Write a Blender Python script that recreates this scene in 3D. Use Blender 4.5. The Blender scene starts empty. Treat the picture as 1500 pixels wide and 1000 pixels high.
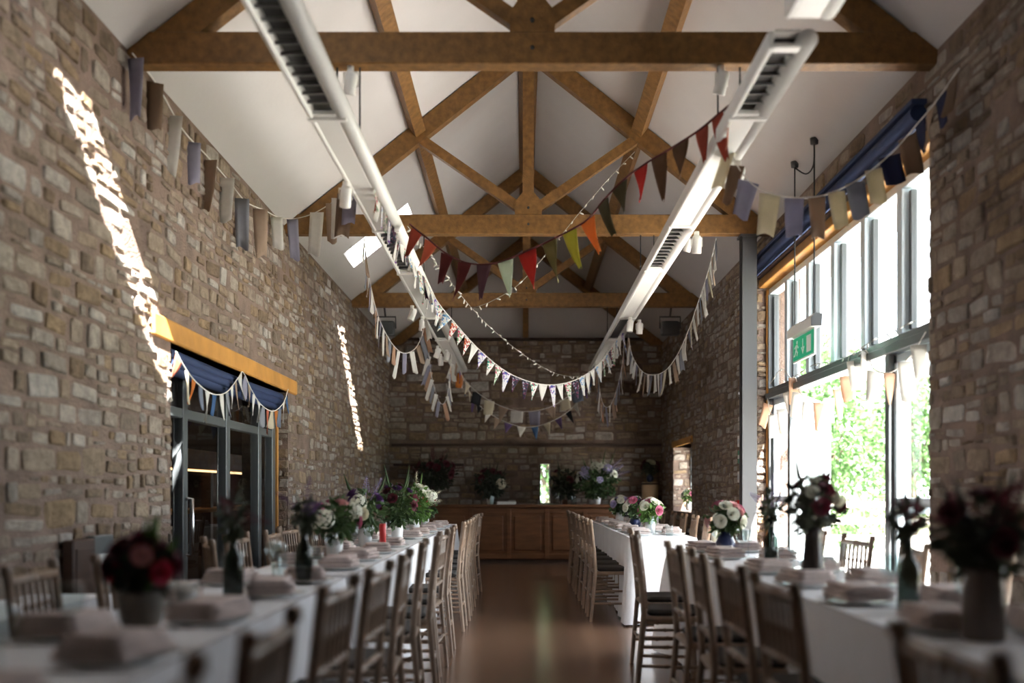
import bpy, math, random
from mathutils import Vector, Matrix
R = random.Random(11)
sc = bpy.context.scene
C = sc.collection
PI = math.pi

# ------------------------------------------------------------ camera, sky, sun, exposure
EYE = 1.15
cam_d = bpy.data.cameras.new('camera')
cam_d.sensor_width = 36.0
cam_d.lens = 36.0
cam_d.shift_x = -0.010
cam_d.shift_y = 0.1467
cam_d.clip_start = 0.05
cam_d.clip_end = 300
cam_d.dof.use_dof = True
cam_d.dof.focus_distance = 9.6
cam_d.dof.aperture_fstop = 1.1
cam = bpy.data.objects.new('camera', cam_d)
cam.location = (0, 0, EYE)
cam.rotation_euler = (PI / 2, 0, 0)
C.objects.link(cam)
sc.camera = cam

world = bpy.data.worlds.new('world')
sc.world = world
world.use_nodes = True
bg = world.node_tree.nodes['Background']
bg.inputs['Color'].default_value = (0.84, 0.92, 1.0, 1)
bg.inputs['Strength'].default_value = 1.6

SUN_DIR = Vector((-1.0, 2.5, -3.04)).normalized()
sun_d = bpy.data.lights.new('sun', 'SUN')
sun_d.energy = 15.0
sun_d.angle = 0.009
sun_d.color = (1.0, 0.975, 0.94)
sun = bpy.data.objects.new('sun', sun_d)
sun.rotation_euler = SUN_DIR.to_track_quat('-Z', 'Y').to_euler()
sun.location = (12, -12, 25)
C.objects.link(sun)

sc.view_settings.view_transform = 'Standard'
sc.view_settings.look = 'None'
sc.view_settings.gamma = 1.0
sc.view_settings.use_curve_mapping = False
sc.view_settings.exposure = 2.75
sc.cycles.use_denoising = True
sc.cycles.max_bounces = 10
sc.cycles.diffuse_bounces = 6
sc.cycles.glossy_bounces = 4
sc.cycles.transparent_max_bounces = 12
sc.cycles.caustics_reflective = False
sc.cycles.caustics_refractive = False
sc.cycles.sample_clamp_indirect = 3.0

XL, XR, YB, YF = -2.288, 2.405, 17.6, -3.0       # inner faces of the barn walls
XC = 0.5 * (XL + XR)
EAVE, PITCH = 3.71, 0.79
TIE = 3.63                                       # underside of the tie beams
def roof_z(x): return EAVE + PITCH * ((XR - XL) / 2 - abs(x - XC))
def P(px, py, q):
    d = q * 1.101
    return Vector(((px - 765) / 1500 * d, d, EYE + (720 - py) / 1500 * d))   # a measured direction at depth d

def portal(name, loc, rot, sx, sy):
    l = bpy.data.lights.new(name, 'AREA')
    l.shape = 'RECTANGLE'; l.size = sx; l.size_y = sy
    l.cycles.is_portal = True
    o = bpy.data.objects.new(name, l); o.location = loc; o.rotation_euler = rot
    C.objects.link(o)
portal('garden_window_portal', (2.72, 8.28, 1.65), (0, PI / 2, 0), 3.3, 4.5)

portal('near_doors_portal', (2.72, 3.95, 1.05), (0, PI / 2, 0), 2.1, 1.2)

# ------------------------------------------------------------ materials
MATS = {}
def nodes(name):
    m = bpy.data.materials.new(name); m.use_nodes = True
    nt = m.node_tree
    return m, nt, nt.nodes['Principled BSDF']
def lin(nt, a, b): nt.links.new(a, b)
def mat(name, col, rough=0.6, metal=0.0, var=0.0, scale=8.0, bump=0.0, bscale=40.0, spec=0.5, stretch=None, trans=0.0, coat=0.0):
    if name in MATS: return MATS[name]
    m, nt, b = nodes(name)
    b.inputs['Roughness'].default_value = rough
    b.inputs['Metallic'].default_value = metal
    b.inputs['Specular IOR Level'].default_value = spec
    b.inputs['Coat Weight'].default_value = coat
    b.inputs['Base Color'].default_value = (*col, 1)
    tc = nt.nodes.new('ShaderNodeTexCoord')
    src = tc.outputs['Object']
    if stretch:
        mp = nt.nodes.new('ShaderNodeMapping'); mp.inputs['Scale'].default_value = stretch
        lin(nt, src, mp.inputs['Vector']); src = mp.outputs['Vector']
    if var:
        n = nt.nodes.new('ShaderNodeTexNoise'); n.inputs['Scale'].default_value = scale; n.inputs['Detail'].default_value = 5
        lin(nt, src, n.inputs['Vector'])
        r = nt.nodes.new('ShaderNodeValToRGB')
        r.color_ramp.elements[0].position = 0.3; r.color_ramp.elements[1].position = 0.72
        r.color_ramp.elements[0].color = (*[max(0, c * (1 - var)) for c in col], 1)
        r.color_ramp.elements[1].color = (*[min(1, c * (1 + var)) for c in col], 1)
        lin(nt, n.outputs['Fac'], r.inputs['Fac']); lin(nt, r.outputs['Color'], b.inputs['Base Color'])
    if bump:
        n2 = nt.nodes.new('ShaderNodeTexNoise'); n2.inputs['Scale'].default_value = bscale; n2.inputs['Detail'].default_value = 6
        lin(nt, src, n2.inputs['Vector'])
        bp = nt.nodes.new('ShaderNodeBump'); bp.inputs['Strength'].default_value = bump; bp.inputs['Distance'].default_value = 0.02
        lin(nt, n2.outputs['Fac'], bp.inputs['Height']); lin(nt, bp.outputs['Normal'], b.inputs['Normal'])
    if trans:
        t = nt.nodes.new('ShaderNodeBsdfTranslucent'); t.inputs['Color'].default_value = (*col, 1)
        mx = nt.nodes.new('ShaderNodeMixShader'); mx.inputs['Fac'].default_value = trans
        out = nt.nodes['Material Output']
        lin(nt, b.outputs[0], mx.inputs[1]); lin(nt, t.outputs[0], mx.inputs[2]); lin(nt, mx.outputs[0], out.inputs['Surface'])
    MATS[name] = m
    return m
def glass_mat(name, tint=(1, 1, 1), rough=0.0, fac=None):
    m = bpy.data.materials.new(name); m.use_nodes = True
    nt = m.node_tree; nt.nodes.clear()
    out = nt.nodes.new('ShaderNodeOutputMaterial')
    t = nt.nodes.new('ShaderNodeBsdfTransparent'); t.inputs['Color'].default_value = (*tint, 1)
    g = nt.nodes.new('ShaderNodeBsdfGlossy'); g.inputs['Roughness'].default_value = rough
    f = nt.nodes.new('ShaderNodeFresnel'); f.inputs['IOR'].default_value = 1.5
    mx = nt.nodes.new('ShaderNodeMixShader')
    ge = nt.nodes.new('ShaderNodeNewGeometry'); inv = nt.nodes.new('ShaderNodeMath'); inv.operation = 'SUBTRACT'; inv.inputs[0].default_value = 1.0
    mu = nt.nodes.new('ShaderNodeMath'); mu.operation = 'MULTIPLY'      # only the outer faces of a pane mirror
    lin(nt, ge.outputs['Backfacing'], inv.inputs[1]); lin(nt, f.outputs[0], mu.inputs[0]); lin(nt, inv.outputs[0], mu.inputs[1])
    lin(nt, mu.outputs[0], mx.inputs[0]); lin(nt, t.outputs[0], mx.inputs[1]); lin(nt, g.outputs[0], mx.inputs[2])
    lin(nt, mx.outputs[0], out.inputs['Surface'])
    MATS[name] = m
    return m
def stone_mat(name, ramp, bump=0.9):
    m, nt, b = nodes(name)
    b.inputs['Roughness'].default_value = 0.92
    b.inputs['Specular IOR Level'].default_value = 0.2
    oi = nt.nodes.new('ShaderNodeObjectInfo')
    at = nt.nodes.new('ShaderNodeAttribute'); at.attribute_name = 'tone'
    ad = nt.nodes.new('ShaderNodeMath'); ad.operation = 'ADD'
    fr = nt.nodes.new('ShaderNodeMath'); fr.operation = 'FRACT'
    lin(nt, oi.outputs['Random'], ad.inputs[0]); lin(nt, at.outputs['Fac'], ad.inputs[1]); lin(nt, ad.outputs[0], fr.inputs[0])
    cr = nt.nodes.new('ShaderNodeValToRGB')
    els = cr.color_ramp.elements
    els[0].position = 0; els[0].color = (*ramp[0], 1); els[1].position = 1; els[1].color = (*ramp[-1], 1)
    for i, c in enumerate(ramp[1:-1]):
        e = els.new((i + 1) / (len(ramp) - 1)); e.color = (*c, 1)
    lin(nt, fr.outputs[0], cr.inputs['Fac'])
    geo = nt.nodes.new('ShaderNodeNewGeometry')
    n = nt.nodes.new('ShaderNodeTexNoise'); n.inputs['Scale'].default_value = 14; n.inputs['Detail'].default_value = 6; n.inputs['Roughness'].default_value = 0.65
    lin(nt, geo.outputs['Position'], n.inputs['Vector'])
    mr = nt.nodes.new('ShaderNodeMapRange'); mr.inputs[1].default_value = 0.3; mr.inputs[2].default_value = 0.75; mr.inputs[3].default_value = 0.55; mr.inputs[4].default_value = 1.2
    lin(nt, n.outputs['Fac'], mr.inputs[0])
    mu = nt.nodes.new('ShaderNodeMix'); mu.data_type = 'RGBA'; mu.blend_type = 'MULTIPLY'; mu.inputs[0].default_value = 1
    lin(nt, cr.outputs['Color'], mu.inputs[6]); lin(nt, mr.outputs[0], mu.inputs[7]); lin(nt, mu.outputs[2], b.inputs['Base Color'])
    n2 = nt.nodes.new('ShaderNodeTexNoise'); n2.inputs['Scale'].default_value = 30; n2.inputs['Detail'].default_value = 8; n2.inputs['Roughness'].default_value = 0.7
    lin(nt, geo.outputs['Position'], n2.inputs['Vector'])
    bp = nt.nodes.new('ShaderNodeBump'); bp.inputs['Strength'].default_value = bump; bp.inputs['Distance'].default_value = 0.03
    lin(nt, n2.outputs['Fac'], bp.inputs['Height']); lin(nt, bp.outputs['Normal'], b.inputs['Normal'])
    MATS[name] = m
    return m
def floor_mat():
    m, nt, b = nodes('polished_boards')
    b.inputs['Roughness'].default_value = 0.22
    b.inputs['Specular IOR Level'].default_value = 0.5
    geo = nt.nodes.new('ShaderNodeNewGeometry')
    sx = nt.nodes.new('ShaderNodeSeparateXYZ'); lin(nt, geo.outputs['Position'], sx.inputs[0])
    dv = nt.nodes.new('ShaderNodeMath'); dv.operation = 'DIVIDE'; dv.inputs[1].default_value = 0.12; lin(nt, sx.outputs['X'], dv.inputs[0])
    fo = nt.nodes.new('ShaderNodeMath'); fo.operation = 'FLOOR'; lin(nt, dv.outputs[0], fo.inputs[0])          # one tone for each board
    wn = nt.nodes.new('ShaderNodeTexWhiteNoise'); wn.noise_dimensions = '1D'; lin(nt, fo.outputs[0], wn.inputs['W'])
    mc = nt.nodes.new('ShaderNodeMix'); mc.data_type = 'RGBA'; lin(nt, wn.outputs['Value'], mc.inputs[0])
    mc.inputs[6].default_value = (0.17, 0.096, 0.06, 1); mc.inputs[7].default_value = (0.115, 0.063, 0.039, 1)
    lin(nt, mc.outputs[2], b.inputs['Base Color'])
    n = nt.nodes.new('ShaderNodeTexNoise'); n.inputs['Scale'].default_value = 3; lin(nt, geo.outputs['Position'], n.inputs['Vector'])
    mr = nt.nodes.new('ShaderNodeMapRange'); mr.inputs[3].default_value = 0.21; mr.inputs[4].default_value = 0.22
    lin(nt, n.outputs['Fac'], mr.inputs[0]); lin(nt, mr.outputs[0], b.inputs['Roughness'])
    MATS['floor'] = m
    return m
def print_mat(name, base, spots, scale=60):
    """cotton with a printed floral pattern"""
    m, nt, b = nodes(name)
    b.inputs['Roughness'].default_value = 0.9
    tc = nt.nodes.new('ShaderNodeTexCoord')
    v = nt.nodes.new('ShaderNodeTexVoronoi'); v.inputs['Scale'].default_value = scale
    lin(nt, tc.outputs['Object'], v.inputs['Vector'])
    cr = nt.nodes.new('ShaderNodeValToRGB'); cr.color_ramp.interpolation = 'CONSTANT'
    els = cr.color_ramp.elements
    els[0].position = 0; els[0].color = (*base, 1); els[1].position = 0.45; els[1].color = (*spots[0], 1)
    for i, c in enumerate(spots[1:]):
        e = els.new(0.45 + 0.5 * (i + 1) / len(spots)); e.color = (*c, 1)
    sp = nt.nodes.new('ShaderNodeSeparateColor'); lin(nt, v.outputs['Color'], sp.inputs[0])
    lin(nt, sp.outputs[0], cr.inputs['Fac']); lin(nt, cr.outputs['Color'], b.inputs['Base Color'])
    t = nt.nodes.new('ShaderNodeBsdfTranslucent'); lin(nt, cr.outputs['Color'], t.inputs['Color'])
    mx = nt.nodes.new('ShaderNodeMixShader'); mx.inputs['Fac'].default_value = 0.35
    lin(nt, b.outputs[0], mx.inputs[1]); lin(nt, t.outputs[0], mx.inputs[2]); lin(nt, mx.outputs[0], nt.nodes['Material Output'].inputs['Surface'])
    MATS[name] = m
    return m

def emit(name, col, st_):
    m, nt, b = nodes(name); b.inputs['Emission Color'].default_value = (*col, 1); b.inputs['Emission Strength'].default_value = st_; return m
STONE = stone_mat('rubble_stone', [(0.33, 0.24, 0.165), (0.47, 0.405, 0.335), (0.24, 0.168, 0.11), (0.40, 0.31, 0.225), (0.57, 0.53, 0.48), (0.22, 0.16, 0.112), (0.40, 0.285, 0.175), (0.47, 0.42, 0.37), (0.33, 0.255, 0.19)])
MORTAR = mat('lime_mortar', (0.235, 0.172, 0.14), 0.95, var=0.25, scale=6, bump=0.9, bscale=55, spec=0.1)
PLASTER = mat('white_plaster', (0.56, 0.535, 0.52), 0.9, var=0.02, scale=3, bump=0.06, bscale=25, spec=0.2)
OAK = mat('golden_oak', (0.20, 0.10, 0.03), 0.55, var=0.3, scale=3, bump=0.25, bscale=12, stretch=(6, 6, 6), spec=0.35)
LINTEL = mat('honey_oak', (0.52, 0.25, 0.06), 0.55, var=0.18, scale=4, bump=0.2, bscale=10, spec=0.35)
FLOOR = floor_mat()
WHITE_METAL = mat('white_painted_metal', (0.80, 0.79, 0.76), 0.4)
DARK_VOID = mat('dark_grille', (0.035, 0.033, 0.032), 0.6)
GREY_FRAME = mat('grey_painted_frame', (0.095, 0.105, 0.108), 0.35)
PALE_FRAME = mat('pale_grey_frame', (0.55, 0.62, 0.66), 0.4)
STEEL_GREY = mat('grey_steel_column', (0.075, 0.077, 0.08), 0.45)
BLUE = mat('navy_blind', (0.018, 0.035, 0.10), 0.75, var=0.15, scale=3)
GLASS = glass_mat('window_glass')
TABLE_GLASS = glass_mat('table_glass', (0.92, 0.95, 0.95), 0.02)
BOTTLE_GLASS = glass_mat('dark_bottle_glass', (0.16, 0.20, 0.18), 0.03)
CLOTH = mat('white_tablecloth', (0.80, 0.80, 0.82), 0.9, var=0.03, scale=6, bump=0.05, bscale=60, spec=0.1)
CHAIRWOOD = mat('limewashed_brown_wood', (0.25, 0.172, 0.12), 0.4, var=0.25, scale=14, spec=0.5)
CUSHION = mat('dark_seat_pad', (0.035, 0.03, 0.026), 0.85)
NAPKIN = mat('oatmeal_linen', (0.56, 0.47, 0.44), 0.95, var=0.1, scale=30, bump=0.2, bscale=150, spec=0.1)
TWINE = mat('white_tape', (0.78, 0.75, 0.70), 0.9)
DARKTWINE = mat('maroon_tape', (0.10, 0.02, 0.02), 0.9)
BARWOOD = mat('bar_oak', (0.16, 0.065, 0.026), 0.45, var=0.3, scale=3, stretch=(1, 1, 6), spec=0.4)
DARKWOOD = mat('dark_stained_wood', (0.055, 0.028, 0.018), 0.5, var=0.2, scale=5)
CHROME = mat('brushed_steel', (0.75, 0.76, 0.77), 0.22, metal=1.0)
CABLE = mat('black_cable', (0.02, 0.02, 0.02), 0.6)

# ------------------------------------------------------------ mesh helpers
class MB:
    def __init__(s): s.v = []; s.f = []; s.sm = []; s.tone = []
    def add(s, vs, fs, smooth=False, tone=0.0):
        o = len(s.v); s.v.extend([tuple(v) for v in vs])
        for f in fs:
            s.f.append(tuple(i + o for i in f)); s.sm.append(smooth); s.tone.append(tone)
        return s
    def box(s, x0, x1, y0, y1, z0, z1):
        return s.add([(x0, y0, z0), (x1, y0, z0), (x1, y1, z0), (x0, y1, z0), (x0, y0, z1), (x1, y0, z1), (x1, y1, z1), (x0, y1, z1)],
                     [(0, 3, 2, 1), (4, 5, 6, 7), (0, 1, 5, 4), (1, 2, 6, 5), (2, 3, 7, 6), (3, 0, 4, 7)])
    def bevbox(s, x0, x1, y0, y1, z0, z1, b=0.01):
        vs = []
        for (zz, i) in ((z0, b), (z0 + b, 0), (z1 - b, 0), (z1, b)):
            vs += [(x0 + i + b, y0 + i, zz), (x1 - i - b, y0 + i, zz), (x1 - i, y0 + i + b, zz), (x1 - i, y1 - i - b, zz),
                   (x1 - i - b, y1 - i, zz), (x0 + i + b, y1 - i, zz), (x0 + i, y1 - i - b, zz), (x0 + i, y0 + i + b, zz)]
        fs = [tuple(range(7, -1, -1)), tuple(range(24, 32))]
        for r in range(3):
            for k in range(8):
                a = r * 8 + k; c = r * 8 + (k + 1) % 8
                fs.append((a, c, c + 8, a + 8))
        return s.add(vs, fs)
    def prism(s, poly, axis, a, b):
        """poly of 2D points extruded along axis ('x','y','z') from a to b"""
        n = len(poly)
        def m(p, t): return {'x': (t, p[0], p[1]), 'y': (p[0], t, p[1]), 'z': (p[0], p[1], t)}[axis]
        return s.add([m(p, a) for p in poly] + [m(p, b) for p in poly],
                     [tuple(range(n)), tuple(range(2 * n - 1, n - 1, -1))] + [(i, i + n, (i + 1) % n + n, (i + 1) % n) for i in range(n)])
    def tube(s, pts, r, n=8, cap=True, smooth=True):
        pts = [Vector(p) for p in pts]
        rs = r if isinstance(r, (list, tuple)) else [r] * len(pts)
        vs = []; up = None
        for i, p in enumerate(pts):
            t = (pts[min(i + 1, len(pts) - 1)] - pts[max(i - 1, 0)])
            t = t.normalized() if t.length > 1e-9 else Vector((0, 0, 1))
            if up is None:
                up = Vector((0, 0, 1)) if abs(t.z) < 0.9 else Vector((1, 0, 0))
            a = t.cross(up)
            if a.length < 1e-6: a = t.cross(Vector((0, 1, 0)))
            a.normalize(); b = a.cross(t).normalized(); up = b
            for k in range(n):
                an = 2 * PI * k / n
                vs.append(p + (a * math.cos(an) + b * math.sin(an)) * rs[i])
        fs = []
        for i in range(len(pts) - 1):
            for k in range(n):
                fs.append((i * n + k, i * n + (k + 1) % n, (i + 1) * n + (k + 1) % n, (i + 1) * n + k))
        s.add(vs, fs, smooth)
        if cap:
            s.add(vs[:n], [tuple(range(n - 1, -1, -1))]); s.add(vs[-n:], [tuple(range(n))])
        return s
    def lathe(s, prof, n=16, c=(0, 0, 0), smooth=True):
        vs = []; fs = []
        for (r, z) in prof:
            for k in range(n):
                a = 2 * PI * k / n
                vs.append((c[0] + r * math.cos(a), c[1] + r * math.sin(a), c[2] + z))
        for i in range(len(prof) - 1):
            for k in range(n):
                fs.append((i * n + k, i * n + (k + 1) % n, (i + 1) * n + (k + 1) % n, (i + 1) * n + k))
        return s.add(vs, fs, smooth)
    def mesh(s, name, m):
        me = bpy.data.meshes.new(name)
        me.from_pydata(s.v, [], s.f)
        me.polygons.foreach_set('use_smooth', s.sm)
        if any(s.tone):
            at = me.attributes.new('tone', 'FLOAT', 'FACE'); at.data.foreach_set('value', s.tone)
        if m: me.materials.append(m)
        me.update()
        return me
    def build(s, name, m, parent=None, loc=None):
        return link(name, s.mesh(name, m), parent, loc)
def link(name, me, parent=None, loc=None, rot=None, scale=None):
    o = bpy.data.objects.new(name, me); C.objects.link(o)
    if parent: o.parent = parent
    if loc is not None: o.location = loc
    if rot is not None: o.rotation_euler = rot
    if scale is not None: o.scale = scale
    return o
def empty(name, loc=(0, 0, 0), rz=0):
    o = link(name, None, None, loc); o.rotation_euler = (0, 0, rz); o.empty_display_size = 0.1
    return o
def tag(o, label, cat, group=None):
    o['label'] = label; o['category'] = cat
    if group: o['group'] = group
    return o
def struct(o, label=None, cat=None):
    o['kind'] = 'structure'
    if label: o['label'] = label
    if cat: o['category'] = cat
    return o
def kids(o): return KID.get(o.name, [])
KID = {}
def copy_tree(o, parent=None):
    c = o.copy(); C.objects.link(c)
    if parent: c.parent = parent
    for ch in list(o.children): copy_tree(ch, c)
    return c
ORD = ['first', 'second', 'third', 'fourth', 'fifth', 'sixth', 'seventh', 'eighth', 'ninth', 'tenth', 'eleventh', 'twelfth', 'thirteenth', 'fourteenth', 'fifteenth', 'sixteenth', 'seventeenth', 'eighteenth']
def catmull(pts, sub=6):
    pts = [Vector(p) for p in pts]
    q = [pts[0] * 2 - pts[1]] + pts + [pts[-1] * 2 - pts[-2]]
    out = []
    for i in range(1, len(q) - 2):
        for k in range(sub):
            t = k / sub
            a, b, c, d = q[i - 1], q[i], q[i + 1], q[i + 2]
            out.append(0.5 * ((2 * b) + (c - a) * t + (2 * a - 5 * b + 4 * c - d) * t * t + (3 * b - a - 3 * c + d) * t ** 3))
    out.append(pts[-1])
    return out

# ------------------------------------------------------------ stone walls
def stone_mesh(k):
    r = random.Random(500 + k)
    ring = []                                # roughly squared block with knocked-off corners, u,v in -0.5..0.5
    for (cu, cv) in ((-1, -1), (1, -1), (1, 1), (-1, 1)):
        ka, kb = r.uniform(.02, .14), r.uniform(.04, .26)
        p, q = (cu * (.5 - r.uniform(0, .03)), cv * (.5 - kb)), (cu * (.5 - ka), cv * (.5 - r.uniform(0, .07)))
        ring += [p, q] if cu * cv > 0 else [q, p]
        if cu * cv > 0: ring.append((r.uniform(-.1, .1), cv * (.5 + r.uniform(-.06, .03))))
    ring = [ring[-1]] + ring[:-1] if False else ring
    ring.sort(key=lambda t: math.atan2(t[1], t[0])); n = len(ring)
    vs = []
    for (sc_, h, j) in ((1.0, -0.35, 0), (0.975, 0.6, .12), (0.80, 0.92, .28)):
        for (u, v) in ring:
            vs.append((u * sc_, v * sc_, h + r.uniform(-j, j)))
    vs.append((0, 0, 0.95 + r.uniform(-.3, .25)))
    fs = []
    for q in range(2):
        for i in range(n):
            fs.append((q * n + i, q * n + (i + 1) % n, (q + 1) * n + (i + 1) % n, (q + 1) * n + i))
    for i in range(n): fs.append((2 * n + i, 2 * n + (i + 1) % n, 3 * n))
    return vs, fs
STV = [stone_mesh(k) for k in range(16)]
STM = []
for k, (vs, fs) in enumerate(STV):
    b_ = MB(); b_.add(vs, fs); STM.append(b_.mesh('stone', STONE))

def layout(u0, u1, v0, v1, holes, seed, hmin=.06, hmax=.13, top=None):
    """random rubble brought to courses: list of (uc, vc, L, H)"""
    r = random.Random(seed); out = []
    v = v0; row = seed * 3
    def wave(u, k): return .016 * math.sin(2.3 * u + k * 1.7) + .011 * math.sin(6.1 * u + k * 2.9)
    while v < v1 - 0.03:
        h = min(r.uniform(hmin, hmax) if r.random() > .15 else r.uniform(hmin, hmin * 1.3), v1 - v); row += 1
        u = u0 - r.uniform(0, .2)
        while u < u1:
            L = min(max(h * r.uniform(1.0, 3.2), .07), .36)
            a, b = max(u, u0), min(u + L, u1)
            u += L
            pieces = [(a, b)]
            for (ha, hb, hc, hd) in holes:
                if v + h > hc + .01 and v < hd - .01:
                    nxt = []
                    for (p, q) in pieces:
                        if q <= ha or p >= hb: nxt.append((p, q)); continue
                        if p < ha: nxt.append((p, ha))
                        if q > hb: nxt.append((hb, q))
                    pieces = nxt
            for (p, q) in pieces:
                if q - p < .04 or r.random() < .05: continue
                um = (p + q) / 2
                w0, w1 = (wave(um, row) if v > v0 + .02 else 0), (wave(um, row + 1) if v + h < v1 - .03 else 0)
                hh = h + w1 - w0
                if hh < .03: continue
                vb = v + w0
                for (ha, hb, hc, hd) in holes:                      # keep clear of openings above and below
                    if ha < um < hb:
                        if v + h <= hc + .011: hh = min(hh, hc - vb)
                        elif v >= hd - .011 and vb < hd: hh -= hd - vb; vb = hd
                if hh < .03: continue
                if hh > .09 and r.random() < .28:
                    t = r.uniform(.4, .6)
                    k2 = r.uniform(.3, .7) if q - p > .2 and r.random() < .5 else 1
                    out.append((um, vb + hh * t / 2, q - p, hh * t)); out.append((p + (q - p) * k2 / 2, vb + hh * (1 + t) / 2, (q - p) * k2, hh * (1 - t)))
                    if k2 < 1: out.append((p + (q - p) * (1 + k2) / 2, vb + hh * (1 + t) / 2, (q - p) * (1 - k2), hh * (1 - t)))
                else:
                    out.append((um, vb + hh / 2 + r.uniform(-.004, .004), (q - p) * r.uniform(.86, 1.0), hh * r.uniform(.84, 1.0)))
        v += h
    return out
def stones(parent, frame, lay, seed, score, nmax, gap=0.016, proud=(.003, .018), single=True):
    """frame: (origin, eu, ev, en) of the wall plane; the nmax stones that show largest are parts, the rest one joined part"""
    r = random.Random(seed)
    o, eu, ev, en = [Vector(x) for x in frame]
    base = Matrix((eu, ev, en)).transposed()
    items = []
    for (u, v, L, H) in lay:
        k = r.randrange(16); d = r.uniform(*proud) * (1.25 if r.random() < .15 else 1)
        c = o + eu * u + ev * v
        tw = r.uniform(-.07, .07); ti = r.uniform(-.10, .10); tj = r.uniform(-.07, .07)
        items.append((score(c, L, H), c, L - gap * r.uniform(.5, 1.5), H - gap * r.uniform(.5, 1.5), d, k, tw, ti, tj, r.random(), r.random() < .5))
    items.sort(key=lambda t: -t[0])
    mb = MB()
    for i, (s_, c, L, H, d, k, tw, ti, tj, tone, flip) in enumerate(items):
        rot = base @ Matrix.Rotation(tw + (PI if flip else 0), 3, 'Z') @ Matrix.Rotation(ti, 3, 'X') @ Matrix.Rotation(tj, 3, 'Y')
        if single and i < nmax and s_ > 0:
            ob = link('stone', STM[k], parent)
            ob.matrix_local = Matrix.Translation(c) @ rot.to_4x4() @ Matrix.Diagonal((L, H, d, 1))
        else:
            vs, fs = STV[k]
            m3 = rot @ Matrix.Diagonal((L, H, d))
            mb.add([c + m3 @ Vector(v) for v in vs], fs, False, max(tone, .001))
    if mb.v:
        st = mb.build('rubble_stones', STONE, parent); st['kind'] = 'stuff'
def px_score(c, L, H):
    if c.y < 0.5: return 0
    x = 765 + 1500 * c.x / c.y; y = 720 - 1500 * (c.z - EYE) / c.y
    if not (-20 < x < 1520 and -20 < y < 900): return 0
    return L * H / c.y ** 3

# openings: left door, garden window, small far window, slit in the end wall
DL = (6.66, 10.0, 0.0, 2.12)
WR = (6.04, 10.52, 0.0, 3.34)
WS = (14.55, 16.3, .85, 1.85)
SL = (0.305, 0.481, .96, 1.63)
WT = 0.45
wl = MB()
wl.box(XL - WT, XL, YF, DL[0], -.05, EAVE); wl.box(XL - WT, XL, DL[1], YB + WT, -.05, EAVE); wl.box(XL - WT, XL, DL[0], DL[1], DL[3], EAVE)
wall_left = struct(wl.build('wall_left', MORTAR), 'pale rubble stone side wall with lime mortar on the left', 'wall')
stones(wall_left, ((XL, 0, 0), (0, 1, 0), (0, 0, 1), (1, 0, 0)),
       layout(2.2, YB, 0, EAVE, [(DL[0], DL[1], 0, DL[3]), (6.30, 10.32, 2.11, 2.27)], 1), 21, px_score, 300)
stones(wall_left, ((0, DL[1], 0), (1, 0, 0), (0, 0, 1), (0, -1, 0)), layout(XL - .21, XL + .012, 0, DL[3], [], 5), 22, px_score, 0, proud=(.01, .03))
stones(wall_left, ((0, DL[0], 0), (-1, 0, 0), (0, 0, 1), (0, 1, 0)), layout(-XL - .012, -XL + .21, 0, DL[3], [], 6), 23, px_score, 0, proud=(.01, .03))
wr = MB()
W6 = (3.35, 4.55, 0.0, 2.12)
wr.box(XR, XR + WT, YF, W6[0], -.05, EAVE); wr.box(XR, XR + WT, W6[1], WR[0], -.05, EAVE); wr.box(XR, XR + WT, W6[0], W6[1], W6[3], EAVE); wr.box(XR, XR + WT, WR[0], WR[1], WR[3], EAVE)
wr.box(XR, XR + WT, WR[1], WS[0], -.05, EAVE); wr.box(XR, XR + WT, WS[1], YB + WT, -.05, EAVE)
wr.box(XR, XR + WT, WS[0], WS[1], -.05, WS[2]); wr.box(XR, XR + WT, WS[0], WS[1], WS[3], EAVE)
wall_right = struct(wr.build('wall_right', MORTAR), 'shaded rubble stone side wall around the tall garden window', 'wall')
stones(wall_right, ((XR, 0, 0), (0, -1, 0), (0, 0, 1), (-1, 0, 0)),
       layout(-YB, -2.2, 0, EAVE, [(-WR[1], -WR[0], 0, WR[3]), (-WS[1], -WS[0], WS[2], WS[3]), (-W6[1], -W6[0], 0, W6[3])], 2), 24, px_score, 300)
stones(wall_right, ((0, WR[1], 0), (1, 0, 0), (0, 0, 1), (0, -1, 0)), layout(XR - .012, XR + .19, 0, WR[3], [], 7), 25, px_score, 60, proud=(.01, .035))
stones(wall_right, ((0, WR[0], 0), (-1, 0, 0), (0, 0, 1), (0, 1, 0)), layout(-XR - .19, -XR + .012, 0, WR[3], [], 8), 26, px_score, 0, proud=(.01, .035))
stones(wall_right, ((0, WS[1], 0), (1, 0, 0), (0, 0, 1), (0, -1, 0)), layout(XR - .012, XR + .32, WS[2], WS[3], [], 9), 27, px_score, 0, proud=(.01, .025))
wb = MB()
wb.box(XL - WT, SL[0], YB, YB + WT, -.05, 3.75); wb.box(SL[1], XR + WT, YB, YB + WT, -.05, 3.75)
wb.box(SL[0], SL[1], YB, YB + WT, -.05, SL[2]); wb.box(SL[0], SL[1], YB, YB + WT, SL[3], 3.75)
wall_back = struct(wb.build('wall_back', MORTAR), 'dark rubble stone end wall with one narrow slit', 'wall')
stones(wall_back, ((0, YB, 0), (1, 0, 0), (0, 0, 1), (0, -1, 0)),
       layout(XL, XR, 0, 3.75, [SL, (XL, XR, 1.93, 1.98)], 3, .08, .17), 28, px_score, 300, proud=(.012, .04))
gm = MB(); gm.prism([(XL - .3, 3.75), (XR + .3, 3.75), (XR + .3, roof_z(XR)), (XC, roof_z(XC) + .25), (XL - .3, roof_z(XL))], 'y', YB + .02, YB + .3)
struct(gm.build('wall_gable', PLASTER), 'white plastered gable above the stone end wall', 'wall')
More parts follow.
